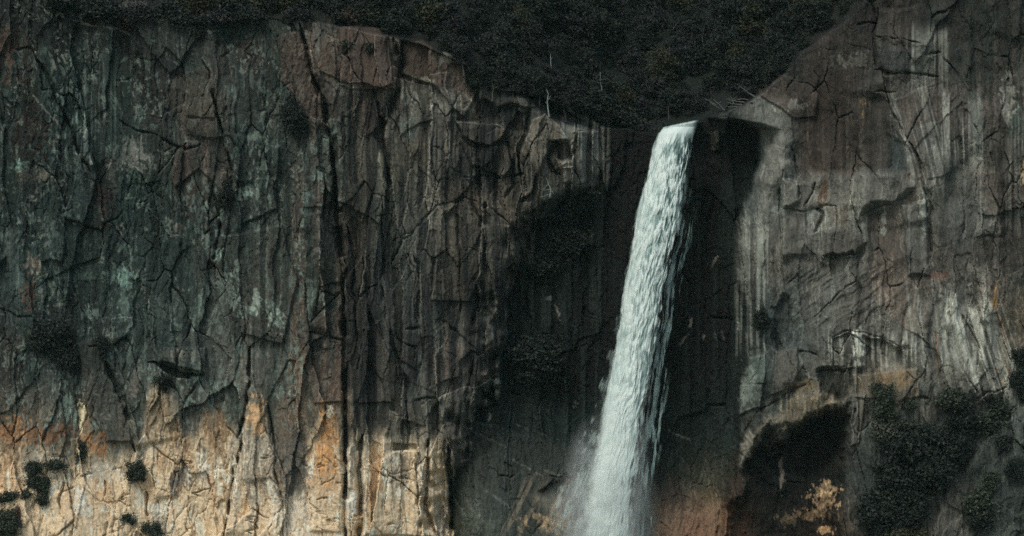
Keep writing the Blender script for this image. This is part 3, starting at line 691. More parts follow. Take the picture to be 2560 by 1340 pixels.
def bark_mat(name, rgb):
    m, nt, b = new_mat(name)
    tc = nt.nodes.new('ShaderNodeTexCoord')
    mp = nt.nodes.new('ShaderNodeMapping'); mp.inputs['Scale'].default_value = (6, 6, 1.5)
    n = nt.nodes.new('ShaderNodeTexNoise'); n.inputs['Scale'].default_value = 1.5; n.inputs['Detail'].default_value = 5
    nt.links.new(tc.outputs['Object'], mp.inputs[0]); nt.links.new(mp.outputs[0], n.inputs['Vector'])
    cr = nt.nodes.new('ShaderNodeValToRGB'); c = np.array(rgb)
    cr.color_ramp.elements[0].color = (*(c * 0.5), 1); cr.color_ramp.elements[1].color = (*np.minimum(c * 1.4, .85), 1)
    cr.color_ramp.elements[0].position = .3; cr.color_ramp.elements[1].position = .7
    nt.links.new(n.outputs['Fac'], cr.inputs[0]); nt.links.new(cr.outputs[0], b.inputs['Base Color'])
    b.inputs['Roughness'].default_value = 0.8
    return m


LEAF = {'dark': leaf_mat('dark_leaves', (0.019, 0.025, 0.021), .35), 'olive': leaf_mat('olive_leaves', (0.030, 0.032, 0.018)),
        'green': leaf_mat('green_leaves', (0.040, 0.050, 0.036)), 'grey': leaf_mat('grey_twigs', (0.021, 0.023, 0.023)),
        'rust': leaf_mat('rust_leaves', (0.20, 0.10, 0.065)), 'sage': leaf_mat('sage_leaves', (0.055, 0.06, 0.046))}
BARK = bark_mat('dark_bark', (0.05, 0.045, 0.04)); PALE = bark_mat('bleached_wood', (0.17, 0.21, 0.195)); GREYW = bark_mat('weathered_wood', (0.07, 0.075, 0.068))
LEAF['deep'] = leaf_mat('deep_green_leaves', (0.030, 0.038, 0.028), .55)
RN = np.random.RandomState(3)


def leaf_cloud(lobes, n, size, flat=1.0, seed=0):
    """leaf-sized faces scattered through uneven lobes; lobes = (cx, cy, cz, rx, ry, rz)"""
    r = np.random.RandomState(seed)
    w = np.array([l[3] * l[4] * l[5] for l in lobes]) ** 0.7; w /= w.sum()
    vs, qs = [], []
    k = 0
    for l, m in zip(lobes, (w * n).astype(int)):
        nc = max(5, m // 16)
        d = r.normal(size=(nc, 3)); d /= np.linalg.norm(d, axis=1, keepdims=True)
        cl = d * (r.rand(nc, 1) ** 0.45) * np.array(l[3:6]) + np.array(l[:3])
        sp_ = 0.7 + 1.3 * r.rand(nc, 1); ci = r.randint(nc, size=m)
        p = cl[ci] + r.normal(size=(m, 3)) * np.array([size * 1.5, size * 1.5, size * 1.2 * flat]) * sp_[ci]
        a = r.normal(size=(m, 3)); a[:, 2] *= 0.6; a /= np.linalg.norm(a, axis=1, keepdims=True)
        b = np.cross(a, r.normal(size=(m, 3))); b /= np.linalg.norm(b, axis=1, keepdims=True)
        s = size * (0.5 + r.rand(m, 1))
        a = a * s; b = b * s * 0.55
        vs.append(np.stack([p - a, p - b, p + a, p + b], 1).reshape(-1, 3))
        qs.append(np.arange(m * 4).reshape(-1, 4) + k); k += m * 4
    return np.concatenate(vs), np.concatenate(qs)


def tubes(paths, sides=6):
    vs, qs = [], []; k = 0
    for pts, rad in paths:
        n = len(pts); pts = np.array(pts, float)
        t = np.gradient(pts, axis=0)
        for i in range(n):
            d = t[i] / (np.linalg.norm(t[i]) + 1e-9)
            u = np.cross(d, (0.2, 1, 0.1)); u /= np.linalg.norm(u) + 1e-9; w = np.cross(d, u)
            for j in range(sides):
                a = 2 * math.pi * j / sides
                vs.append(pts[i] + rad[i] * (math.cos(a) * u + math.sin(a) * w))
        for i in range(n - 1):
            for j in range(sides):
                qs.append((k + i * sides + j, k + i * sides + (j + 1) % sides, k + (i + 1) * sides + (j + 1) % sides, k + (i + 1) * sides + j))
        k += n * sides
    return np.array(vs), np.array(qs)


def wander(p0, p1, n, amp, r):
    p0 = np.array(p0, float); p1 = np.array(p1, float)
    t = np.linspace(0, 1, n)[:, None]
    return p0 + (p1 - p0) * t + r.normal(size=(n, 3)) * amp * np.sin(t * math.pi) ** 0.5


def empty(name, loc):
    o = bpy.data.objects.new(name, None); C.objects.link(o); o.location = loc; o.empty_display_size = 0.5
    return o


def lobes_round(rx, rz, r, n=9):
    out = []
    for i in range(n):
        d = r.normal(size=3); d /= np.linalg.norm(d)
        q = 0.14 + 0.24 * r.rand(); g = (1.22 - q) * r.rand() ** 0.4
        out.append((d[0] * rx * g, d[1] * rx * 0.7 * g, d[2] * rz * g, rx * q, rx * q, rz * q * 0.85))
    return out


def shrub(px, py, rx, ry, leaf, label, name='shrub', cat='shrub', seed=None, group=None, n=None, out=0.35, flat=1.0, size=None, y=None):
    seed = int(px * 7 + py) if seed is None else seed
    r = np.random.RandomState(seed % 99991)
    yb = (ydepth(px, py) if y is None else y) - rx * S * out
    x, yy, z = place(px, py, yb); s = S * (D + yb) / D
    R, Rz = rx * s, ry * s
    root = empty(name, (x, yy, z - Rz * 0.8)); tag(root, label, cat, group)
    size = size or min(0.26, max(0.13, R * 0.085)); n = n or int(min(9000, 260 * (R * Rz) ** 0.9 / size ** 1.2 * 0.5 + 300))
    v, q = leaf_cloud(lobes_round(R, Rz, r, 19 + 3 * int(R)), n, size, flat, seed % 9973)
    v[:, 2] += Rz * 0.8
    mesh_from('foliage', v, q, LEAF[leaf], root)
    ps = []
    base = np.array((0, R * out + 0.4, -Rz * 0.1))
    for i in range(5):
        tip = np.array((r.uniform(-.6, .6) * R, r.uniform(-.4, .3) * R, Rz * r.uniform(0.6, 1.4)))
        ps.append((wander(base, tip, 6, 0.05 * R, r), np.linspace(0.06 * R + .02, 0.012, 6)))
    v, q = tubes(ps, 5)
    mesh_from('stem', v, q, BARK, root, True)
    return root


# ------------------------------------------------------------------ shrubs rooted in the cliff
SH = [
 (340,1182,27,27,'deep','round dark shrub on buff rock at the foot of a long slanting crack'),
 (410,957,27,23,'dark','dark shrub tucked right under the slanting black roof of rock'),
 (323,1298,18,16,'green','small green shrub alone on pale rock near the bottom edge'),
 (380,1322,26,20,'green','olive-green shrub cut by the bottom edge, right of a smaller one'),
 (14,1312,36,42,'green','big green bush filling the bottom left corner'),
 (44,1288,12,24,'rust','rust-red bush behind the green bush of the bottom left corner'),
 (86,1168,22,18,'deep','dark shrub at the head of the vertical chain of shrubs on the buff rock'),
 (136,1162,28,10,'deep','flat dark shrub stretching right from the top of the shrub chain'),
 (88,1206,19,22,'deep','dark shrub in the middle of the vertical chain of shrubs'),
 (112,1206,14,12,'deep','small dark shrub on the right side of the shrub chain'),
 (106,1240,19,24,'deep','dark hanging shrub at the bottom end of the vertical chain'),
 (54,1236,26,9,'deep','low dark shrub joining the chain to the left edge shrub'),
 (16,1243,26,12,'deep','low dark shrub at the left edge above the corner bush'),
 (203,1130,10,30,'deep','narrow upright dark shrub on orange rock, right of the shrub chain'),
 (128,842,50,40,'dark','large black-green bush in a hollow of the stained wall at the far left'),
 (160,890,36,26,'dark','black-green bush spilling from the large bush in the left hollow'),
 (258,862,15,34,'dark','slim dark bush beside the tip of the tall pale slab at left'),
 (742,290,32,46,'dark','dark bush clinging to the wall left of the main cleft'),
 (562,486,20,36,'dark','dark bush wedged in the long cleft of the left wall'),
 (866,112,14,12,'green','small bush on the reddish slab near the cliff top'),
 (925,118,12,15,'dark','small bush beside the notch of the cliff top'),
 (498,84,15,9,'dark','little dark tuft under the left rim of the cliff'),
 (1448,492,38,40,'dark','black bush under the streaked rock of the gorge rim'),
 (1396,528,46,30,'grey','grey-black thicket left of the black bush below the gorge rim'),
 (1425,600,50,44,'dark','dark rounded bush halfway down the shaded gorge wall'),
 (1370,655,46,40,'dark','dark bush lower left of the rounded bush in the gorge'),
 (1345,900,70,60,'dark','broad dark bush low in the shaded gorge, left of the water'),
 (1905,800,20,34,'dark','dark bush in a groove at the left edge of the right-hand cliff'),
 (2212,1002,34,52,'green','green-black tree-like bush at the upper end of the right-hand thicket'),
 (2215,1066,44,34,'sage','sage-coloured bush below the upper end of the right-hand thicket'),
 (2382,996,44,20,'green','flat layered bush beneath the pale streaked wall'),
 (2270,1010,20,12,'green','small flat bush on the ledge between the two thicket heads'),
 (2400,1050,40,38,'dark','dark bush beneath the flat layered bush'),
 (2482,1042,46,52,'deep','large round black-green bush on the right-hand slope'),
 (2553,940,28,74,'dark','tall black bush at the right edge'),
 (2532,1168,26,32,'dark','small round bush by the right edge below the tall black one'),
 (2290,1110,72,46,'dark','wide dark bush at the centre top of the right-hand thicket'),
 (2385,1110,42,40,'dark','dark bush between the wide bush and the grey slope'),
 (2240,1190,50,46,'dark','dark bush on the left side of the right-hand thicket'),
 (2325,1180,52,50,'dark','dark bush in the heart of the right-hand thicket'),
 (2200,1290,56,60,'dark','dark bush at the foot of the pale spine beside the cave'),
 (2275,1270,44,52,'dark','dark bush low in the right-hand thicket above the bottom edge'),
 (2260,1350,70,40,'olive','olive bush on the bottom edge under the right-hand thicket'),
 (2505,1110,24,20,'dark','dark bush under the large round one on the slope'),
 (2478,1200,20,26,'green','pointed crown at the head of the layered conifer-like bush'),
 (2455,1250,46,40,'green','layered spreading bush lying across the grey slope'),
 (2450,1300,38,20,'dark','dark bush below the layered one near the bottom edge'),
]
for a in SH:
    shrub(*a)
# along the rim of the left-hand cliff
RIM = [(455,50,40,16,'dark','low dark bush on the rim edge below the top left thicket'),(540,44,44,16,'grey','grey low bush on the rim between two dark ones'),(620,40,40,15,'dark','low dark bush hugging the rim near the first buttress'),(745,36,36,16,'grey','grey low bush on the rim over the reddish slabs'),(350,34,36,20,'grey','grey bush on the rim near the top left corner'),(310,52,14,24,'rust2','small brown bush by the pale patch near the top left'),(500,22,60,26,'olive','olive-black bush on the rim near the top left'),(420,30,48,26,'dark','dark bush on the rim, left of the olive-black one'),(250,18,60,24,'dark','dark bush on the rim close to the left corner'),
 (590,16,52,26,'dark','dark bush on the rim above the first buttress'),(690,10,62,26,'olive','olive-black bush on the rim above the reddish slabs'),(790,8,50,22,'dark','low dark bush on the rim, left of the rust patch'),
 (870,40,36,22,'rust2','brown bush on the rim above the reddish slab'),(925,38,34,26,'olive','olive bush on the rim between brown bush and big crown'),(985,60,36,34,'dark','dark bush over the rim notch'),
 (1062,48,52,44,'olive','big olive-black crown standing on the rim over the pale-lined slab'),(1130,110,36,24,'dark','dark bush on the falling rim right of the big crown'),(1190,190,26,36,'dark','black bush hanging beside the tip of the reddish slab'),
 (1245,200,40,24,'grey','grey thicket at the foot of the falling rim'),(1320,205,44,26,'dark','dark thicket above the nose-shaped rock'),(1440,262,44,24,'dark','dark thicket just right of the nose-shaped rock'),
 (1560,300,44,22,'dark','dark thicket on the gorge rim left of the waterfall lip'),(1615,318,30,15,'grey','grey thicket touching the left side of the waterfall lip'),(150,5,50,20,'dark','dark bush at the top edge by the pale fallen branches'),
 (1890,205,30,22,'dark','dark bush on the crest of the right-hand cliff above the driftwood'),(1950,150,28,20,'dark','dark bush on the rising crest of the right-hand cliff')]
LEAF['rust2'] = leaf_mat('brown_leaves', (0.042, 0.034, 0.028))
for a in RIM:
    shrub(*a)


# ------------------------------------------------------------------ the wood above the gorge: prototypes, then copies
def tree(leaf, seed, conif=False):
    r = np.random.RandomState(seed)
    root = empty('tree', (0, 0, 0)); Hh = 6.2
    ps = [(wander((0, 0, -0.8), (0.3, 0, Hh * 0.9), 8, 0.12, r), np.linspace(0.2, 0.03, 8))]
    lobes = []
    for i in range(12):
        z = Hh * (0.25 + 0.7 * (i / 12)); a = r.rand() * 6.28; L = (1.0 - 0.6 * abs(i / 12 - 0.35)) * 2.0
        if conif: L = 2.2 * (1.05 - i / 12)
        e = (L * math.cos(a), L * math.sin(a), z + 0.4)
        ps.append((wander((0, 0, z - 0.3), e, 5, 0.1, r), np.linspace(0.08, 0.015, 5)))
        q = 0.65 + 0.5 * r.rand()
        lobes.append((e[0] * 0.8, e[1] * 0.8, e[2], q * 1.1, q * 1.1, q * (0.45 if conif else 0.75)))
    lobes.append((0, 0, Hh, 0.8, 0.8, 0.8))
    v, q = leaf_cloud(lobes, 3600, 0.17, 0.7, seed)
    mesh_from('crown', v, q, LEAF[leaf], root)
    v, q = tubes(ps, 5)
    mesh_from('trunk', v, q, BARK, root, True)
    return root


def copy_tree(o):
    c = o.copy(); C.objects.link(c)
    for ch in o.children:
        d = ch.copy(); C.objects.link(d); d.parent = c
    return c


protos = [tree('dark', 21), tree('grey', 22), tree('dark', 23), tree('grey', 24)]
texts = ['dark evergreen among the crowded trees of the wood above the gorge', 'grey twiggy tree among the crowded trees of the wood above the gorge'] * 2
used = [False] * 4
rs = random.Random(11); spots = []
yy_ = -150
while yy_ < 320:
    xx_ = 690 + rs.uniform(0, 40)
    while xx_ < 2330:
        qx, qy = xx_ + rs.uniform(-18, 18), yy_ + rs.uniform(-14, 14)
        t_ = float(np.interp(qx, [a for a, _ in TOP], [b for _, b in TOP]))
        if qy < t_ - 2 and not (qx > 1600 and qx < 1860 and qy > t_ - 22): spots.append((qx, qy))
        xx_ += 47
    yy_ += 34
for (qx, qy) in spots:
    k = rs.choice((0, 0, 2, 2, 1, 3))
    o = protos[k] if not used[k] else copy_tree(protos[k]); used[k] = True
    o.location = place(qx, qy + 30, ydepth(qx, qy) - 0.3)
    s_ = rs.choice((rs.uniform(0.5, 0.8), rs.uniform(0.7, 1.25))); o.scale = (s_, s_, s_ * rs.uniform(0.8, 1.05)); o.rotation_euler = (rs.uniform(-.06, .06), rs.uniform(-.1, .1), rs.uniform(0, 6.28))
    tag(o, texts[k], 'tree', ['evergreens of the wood above the gorge', 'grey trees of the wood above the gorge'][k % 2])
op = [tree('olive', 31, True), tree('olive', 32)]
for k, (qx, qy, s_, lab) in enumerate([(1480,60,1.2,'olive-green conifer high in the wood above the streaked gorge rim'),(1300,80,.95,'olive-green tree in the wood over the falling cliff rim'),(1560,270,.9,'olive-green tree just left above the waterfall lip'),
        (1660,200,1.1,'tall olive-green conifer straight above the waterfall lip'),(1880,90,1.15,'olive-green tree in the wood near the right-hand crest'),(1700,20,1.0,'olive-green tree at the top edge above the waterfall'),
        (1840,170,1.0,'olive-green tree between the waterfall lip and the right-hand crest'),(2010,40,.9,'olive-green tree behind the crest at the top edge')]):
    o = op[k % 2] if k < 2 else copy_tree(op[k % 2])
    o.location = place(qx, qy + 40, ydepth(qx, qy) - 1.6); o.scale = (s_, s_, s_); o.rotation_euler = (0, 0, k * 1.3)
    tag(o, lab, 'tree', 'olive-green trees of the wood')


# bleached standing snags
def snag(pts, r0, label, twigs=(), mat=None, name='dead_tree', cat='dead tree', group='bleached dead trees', out=2.4):
    px, py = pts[0]; yb = ydepth(px, py) - out
    o0 = np.array(place(px, py, yb)); rr = np.random.RandomState(int(px + py))
    root = empty(name, tuple(o0)); tag(root, label, cat, group)
    loc = lambda q, dy=0: np.array(place(q[0], q[1], yb + dy)) - o0
    n = len(pts); P3 = [loc(p) for p in pts]
    v, q = tubes([(P3, np.linspace(r0, r0 * 0.3, n))], 7)
    mesh_from('trunk', v, q, mat or PALE, root, True)
    for (a, b, c) in twigs:
        pa, pb = loc(a), loc(b, c)
        w = wander(pa, pb, 5, 0.05, rr)
        v, q = tubes([(w, np.linspace(r0 * 0.5, r0 * 0.15, 5))], 5)
        mesh_from('branch', v, q, mat or PALE, root, True)
    return root


snag([(1378,172),(1377,155),(1376,134)], .10, 'thin bleached trunk standing alone in the wood, highest of the white snags', [((1377,150),(1382,141),-.2)])
snag([(1373,292),(1370,272),(1368,252),(1371,236),(1366,222)], .13, 'crooked white snag above the nose-shaped rock', [((1369,250),(1377,240),.2),((1370,262),(1362,254),-.2)])
snag([(1504,286),(1503,262),(1504,240),(1505,222),(1501,205),(1501,180)], .14, 'tallest white snag, left of the waterfall lip', [((1504,240),(1512,230),.2),((1503,262),(1510,262),-.1),((1505,222),(1497,226),.2)])
snag([(1374,492),(1378,474),(1370,458),(1366,444)], .11, 'white forked dead tree stuck on the wall under the nose-shaped rock', [((1377,474),(1358,476),.1),((1372,486),(1352,492),.1),((1370,460),(1362,470),.1),((1362,470),(1352,474),.1),((1378,474),(1384,484),0)], out=1.2)
snag([(1990,62),(1991,35),(1993,12),(2002,4)], .07, 'grey bare sapling bending over near the top edge, left of the crest', [((1991,35),(2000,50),.2)], GREYW, 'bare_tree', 'bare tree', 'bare grey saplings')
snag([(1772,112),(1777,98),(1780,78)], .06, 'straight bare grey sapling in the wood above right of the waterfall', [((1775,104),(1768,100),.1)], GREYW, 'bare_tree', 'bare tree', 'bare grey saplings')
snag([(1757,106),(1755,92),(1759,82)], .06, 'short curved bare sapling beside the straight one', [], GREYW, 'bare_tree', 'bare tree', 'bare grey saplings')
snag([(1126,100),(1131,88),(1137,78)], .07, 'pale forked twig tree on the slope right of the big rim crown', [((1128,96),(1122,92),0)], GREYW, 'bare_tree', 'bare tree', 'bare grey saplings')
snag([(1115,36),(1118,24),(1112,16)], .07, 'pale bare twig tree at the top edge right of the big rim crown', [((1117,28),(1126,20),.1)], GREYW, 'bare_tree', 'bare tree', 'bare grey saplings')
snag([(1434,104),(1434,92),(1433,82)], .05, 'faint upright bare stem in the wood above the first white snag', [], GREYW, 'bare_tree', 'bare tree', 'bare grey saplings')
for k, (lab, x0) in enumerate([('fan of pale bare branches high in the wood, right-hand one', 1700), ('fan of pale bare branches high in the wood, left-hand one', 1672)]):
    snag([(x0 - 18, 74 - k * 6), (x0 - 8, 58 - k * 4), (x0 + 6, 44)], .05, lab, [((x0 - 12, 64), (x0 - 2, 42), .2), ((x0 - 10, 60), (x0 + 12, 52), .1), ((x0 - 16, 70), (x0 - 16, 48), .1), ((x0 - 8, 58), (x0 + 18, 58), -.2)], GREYW, 'bare_tree', 'bare tree', 'bare grey branch fans')


def log(x0, y0, x1, y1, r, label, mat=GREYW, lift_=0.8, dy=0.6, group='bleached logs and fallen branches'):
    yb = min(ydepth(x0, y0), ydepth(x1, y1), ydepth((x0 + x1) / 2, (y0 + y1) / 2)) - lift_
    a = np.array(place(x0, y0, yb)); b = np.array(place(x1, y1, yb + dy))
    rr = np.random.RandomState(int(x0 + y0))
    w = wander(a, b, 8, r * 0.5, rr) - a
    v, q = tubes([(w, np.linspace(r, r * 0.35, 8))], 7)
    o = mesh_from('fallen_log', v, q, mat, smoothf=True); o.location = a
    tag(o, label, 'log', group)
    if abs(x1 - x0) + abs(y1 - y0) > 45:
        m = w[4]; v, q = tubes([(wander(m, m + np.array((r * 5, -r, r * 4)), 4, .02, rr), np.linspace(r * .5, r * .15, 4))], 5)
        mesh_from('branch', v, q, mat, o, True)
    return o


for a in [((1888,243),(1848,215),.13,'highest bleached log, lying left of the crest bush'),((1872,250),(1832,246),.14,'level bleached log at the top of the driftwood heap'),((1862,256),(1815,247),.13,'bleached log just under the level one'),
          ((1856,262),(1818,256),.12,'short bleached log in the middle of the driftwood heap'),((1846,268),(1815,266),.11,'lowest short log of the driftwood heap'),((1812,276),(1784,248),.12,'slanting grey log left of the driftwood heap'),
          ((1800,272),(1774,256),.10,'thin grey log left of the slanting one'),((1790,262),(1758,244),.09,'leftmost thin log above the waterfall lip'),((1836,262),(1826,240),.08,'upright stick in the driftwood heap')]:
    log(*a[0], *a[1], a[2], a[3])
for a in [((92,6),(132,34),.12,'bright straight fallen branch near the top left corner'),((72,30),(90,39),.12,'short pale stump left of the bright fallen branch'),((182,51),(210,56),.10,'pale fallen stick right below the bright branch'),((212,58),(256,70),.09,'long thin fallen stick running on from the pale one'),((272,60),(304,78),.07,'faint fallen stick farthest right in the top left corner')]:
    log(*a[0], *a[1], a[2], a[3], lift_=.5)
log(1418, 1332, 1362, 1300, .16, 'tan broken trunk lying at the bottom edge left of the falling water', bark_mat('tan_wood', (0.22, 0.17, 0.11)), .8)
log(1405, 1300, 1368, 1286, .08, 'thin pale stick above the tan broken trunk', lift_=.8)

# ------------------------------------------------------------------ water
LE = P('1657,300 1655,320 1641,334 1628,372 1614,430 1602,480 1590,520 1580,570 1573,620 1562,680 1552,740 1546,800 1536,860 1522,930 1506,1000 1492,1060 1479,1120 1454,1180 1434,1250 1416,1340 1396,1500')
RE = P('1755,290 1752,300 1744,324 1735,370 1727,420 1720,480 1717,540 1708,600 1692,660 1678,720 1670,790 1658,850 1648,920 1638,990 1630,1050 1625,1120 1619,1180 1613,1250 1608,1340 1604,1500')
le = lambda y: np.interp(y, [b for _, b in LE], [a for a, _ in LE])
re2 = lambda y: np.interp(y, [b for _, b in RE], [a for a, _ in RE])


def water_mat():
    m, nt, b = new_mat('falling_water')
    out = nt.nodes['Material Output']
    fo = nt.nodes.new('ShaderNodeAttribute'); fo.attribute_name = 'foam'
    co = nt.nodes.new('ShaderNodeAttribute'); co.attribute_name = 'cover'
    cr = nt.nodes.new('ShaderNodeValToRGB')
    e = cr.color_ramp.elements
    e[0].position = 0; e[0].color = (0.03, 0.055, 0.052, 1); e[1].position = 1; e[1].color = (0.67, 0.735, 0.715, 1)
    k = e.new(0.35); k.color = (0.20, 0.29, 0.28, 1); k = e.new(0.65); k.color = (0.50, 0.60, 0.58, 1)
    nt.links.new(fo.outputs['Fac'], cr.inputs[0])
    nt.links.new(cr.outputs[0], b.inputs['Base Color'])
    b.inputs['Roughness'].default_value = 0.55; b.inputs['Specular IOR Level'].default_value = 0.25
    tr = nt.nodes.new('ShaderNodeBsdfTransparent'); mx = nt.nodes.new('ShaderNodeMixShader')
    nt.links.new(co.outputs['Fac'], mx.inputs[0]); nt.links.new(tr.outputs[0], mx.inputs[1]); nt.links.new(b.outputs[0], mx.inputs[2])
    nt.links.new(mx.outputs[0], out.inputs['Surface'])
    return m


WM = water_mat()
NR, NC = 1300, 150


def curtain(name, y0, y1, xa, xb, dy, seed, coverf, foamf, parent, bulge=0.5, nr=NR, nc=NC):
    vv, uu = np.meshgrid(np.linspace(0, 1, nr), np.linspace(0, 1, nc), indexing='ij')
    py = y0 + (y1 - y0) * vv
    A = xa(py); B = xb(py); W_ = B - A
    px = A + W_ * uu
    xx = px - (A + B) / 2                             # across, in photo pixels, follows the stream
    fall = np.clip(py - 318, 0, None)
    c = np.sqrt(np.clip(1 - (2 * uu - 1) ** 2, 0, 1))
    # clumps of water that fall together, tails up and noses down
    wob = fbs(xx / 26, py / 110, seed + 2, 2) - .5
    n1 = fbs(xx / 6.0 + wob * 3, py / 30 + 1.2 * fbs(xx / 5, py / 200, seed + 5, 1), seed, 3, .6)
    F1, e_, a_, b_, cc_, du, dv = worley(xx / 8.0 + wob * 4, py / 30.0, seed + 7)
    clump = np.clip(1 - F1 * 1.15 - 0.5 * np.abs(du) * np.clip(dv, 0, 1) * 2, 0, 1)
    fine = fbs(xx / 2.2, py / 16, seed + 9, 3, .6)
    rel = 0.55 * clump + 0.5 * n1 + 0.35 * (fine - .5)
    y = 5.5 - 3.0 * np.sqrt(fall / 1000.) - bulge * c * W_ * S + dy - 0.45 * (rel - .5) * smooth(0, 60, fall) * (1 - .6 * smooth(850, 1250, py))
    px = px + (n1 - .5) * 4 * smooth(0, 80, fall)
    # over the lip the water lies nearly flat and runs back to the river
    y = y + np.clip(322 - 20 * uu - py, 0, None) * S * 7
    cover = coverf(xx, py, uu, W_, n1, fine, clump); foam = foamf(xx, py, uu, W_, n1, fine, clump, rel)
    f_ = (D + y) / D
    V_ = np.stack([(px - 1280) * S * f_, y, ZC + (670 - py) * S * f_], -1).reshape(-1, 3) - np.array(parent.location)
    i_ = np.arange(nr * nc).reshape(nr, nc)
    Q_ = np.stack([i_[:-1, :-1], i_[1:, :-1], i_[1:, 1:], i_[:-1, 1:]], -1).reshape(-1, 4)
    kc = np.clip(cover, 0, 1)
    m_ = np.maximum.reduce([kc[:-1, :-1], kc[1:, :-1], kc[1:, 1:], kc[:-1, 1:]]).ravel() > 0.01
    Q_ = Q_[m_]; us = np.unique(Q_); ri_ = np.zeros(nr * nc, np.int32); ri_[us] = np.arange(len(us))
    return mesh_from(name, V_[us], ri_[Q_], WM, parent, True, attrs={'foam': np.clip(foam, 0, 1).ravel()[us], 'cover': kc.ravel()[us]})


wf = empty('waterfall', place(1525, 1340, 2.0))
tag(wf, 'tall white waterfall leaning left as it drops through the dark gorge', kind='structure')


def main_cover(xx, py, uu, W_, n1, fine, clump):
    t = smooth(900, 1340, py)
    el = uu * W_; er = (1 - uu) * W_
    nse = fbs(xx / 4, py / 26, 201, 3, .6)
    soft = fbm(xx / 18, py / 30, 203, 4, .6)
    wl = 6 + 44 * t; wr = 9 + 24 * smooth(500, 1300, py)
    a = smooth(0, 1, (el - 10 * (nse - .3) - 44 * t * (soft - .35)) / wl) * smooth(0, 1, (er - 40 * smooth(420, 700, py) * (nse - .38) - 8 * (nse - .3)) / wr)
    teeth = fbs(xx / 7, py / 46, 205, 4, .6)
    a = a * smooth(0, .22, (1 - uu) * 1.0 - .34 * smooth(400, 640, py) * np.clip(teeth - .42, 0, 1) * 1.9 + .02)
    holes = smooth(.66, .74, fbs(xx / 4, py / 34, 206, 3, .6)) * smooth(.45, .95, uu) * smooth(380, 560, py) * smooth(1250, 900, py)
    thin = 1 - .35 * smooth(1150, 1420, py) * smooth(.42, .62, fbm(xx / 26, py / 40, 207, 4, .6))
    return a * (1 - .55 * holes) * thin * smooth(-1.2, 1.2, py - (319 - 21 * uu))


def main_foam(xx, py, uu, W_, n1, fine, clump, rel):
    t = smooth(820, 1250, py)
    fl_ = fbs(xx / 3.4, py / 9, 214, 3, .6)
    gaps = np.maximum(smooth(0.60, 0.40, n1 + 0.22 * (clump - .4) + 0.10 * (fine - .5)), 0.85 * smooth(.60, .74, fl_))
    side = 0.35 + 0.75 * smooth(.15, .75, uu)                # the right half is more torn
    big = fbs(xx / 30, py / 220, 211, 2)
    dens = smooth(322, 360, py) * side * (1 - t) * (0.2 + 1.0 * big)
    f_ = 0.80 - 0.80 * gaps * dens + 0.42 * (fine - .5) * (1 - .75 * smooth(560, 1000, py)) + 0.35 * (n1 - .5) * (1 - .5 * t)
    f_ = f_ - 0.30 * smooth(0.80, 1.0, uu) * (1 - .4 * t) - .15 * smooth(0.08, 0, uu) - 0.10 * t * smooth(.5, .75, uu) + 0.05 * t + .10 * (big - .5)
    lipz = smooth(328 - 20 * uu, 314 - 20 * uu, py)
    f_ = f_ * (1 - lipz) + lipz * (0.16 + 1.2 * (fbs(xx / 9 + py / 4, py / 4, 212, 3) - .42))
    return f_


curtain('falling_water', 298, 1490, le, re2, 0, 1, main_cover, main_foam, wf)
# the thin veils that blow away from both sides
curtain('right_veil', 430, 1480, lambda p: re2(p) - 16, lambda p: re2(p) + 26 + 10 * smooth(600, 900, p), 1.2, 4,
        lambda xx, py, uu, W_, n1, fine, clump: 0.95 * smooth(.46, .70, fbs(xx / 7 + .2, py / 60, 221, 4, .6) + .30 * (.45 - uu)) * smooth(430, 560, py) * smooth(1, .6, uu),
        lambda xx, py, uu, W_, n1, fine, clump, rel: .42 + .5 * (n1 - .5) - .2 * uu, wf, .15, 900, 60)
curtain('left_veil', 640, 1490, lambda p: le(p) - 14 - 46 * smooth(700, 1340, p), lambda p: le(p) + 26, 1.0, 6,
        lambda xx, py, uu, W_, n1, fine, clump: (.35 + .45 * smooth(900, 1300, py)) * smooth(.42, .72, fbm(xx / 14, py / 34, 231, 5, .6) + .40 * (uu - .55)) * smooth(640, 900, py) * smooth(0, .3, uu),
        lambda xx, py, uu, W_, n1, fine, clump, rel: .55 + .4 * (n1 - .5), wf, .15, 900, 80)


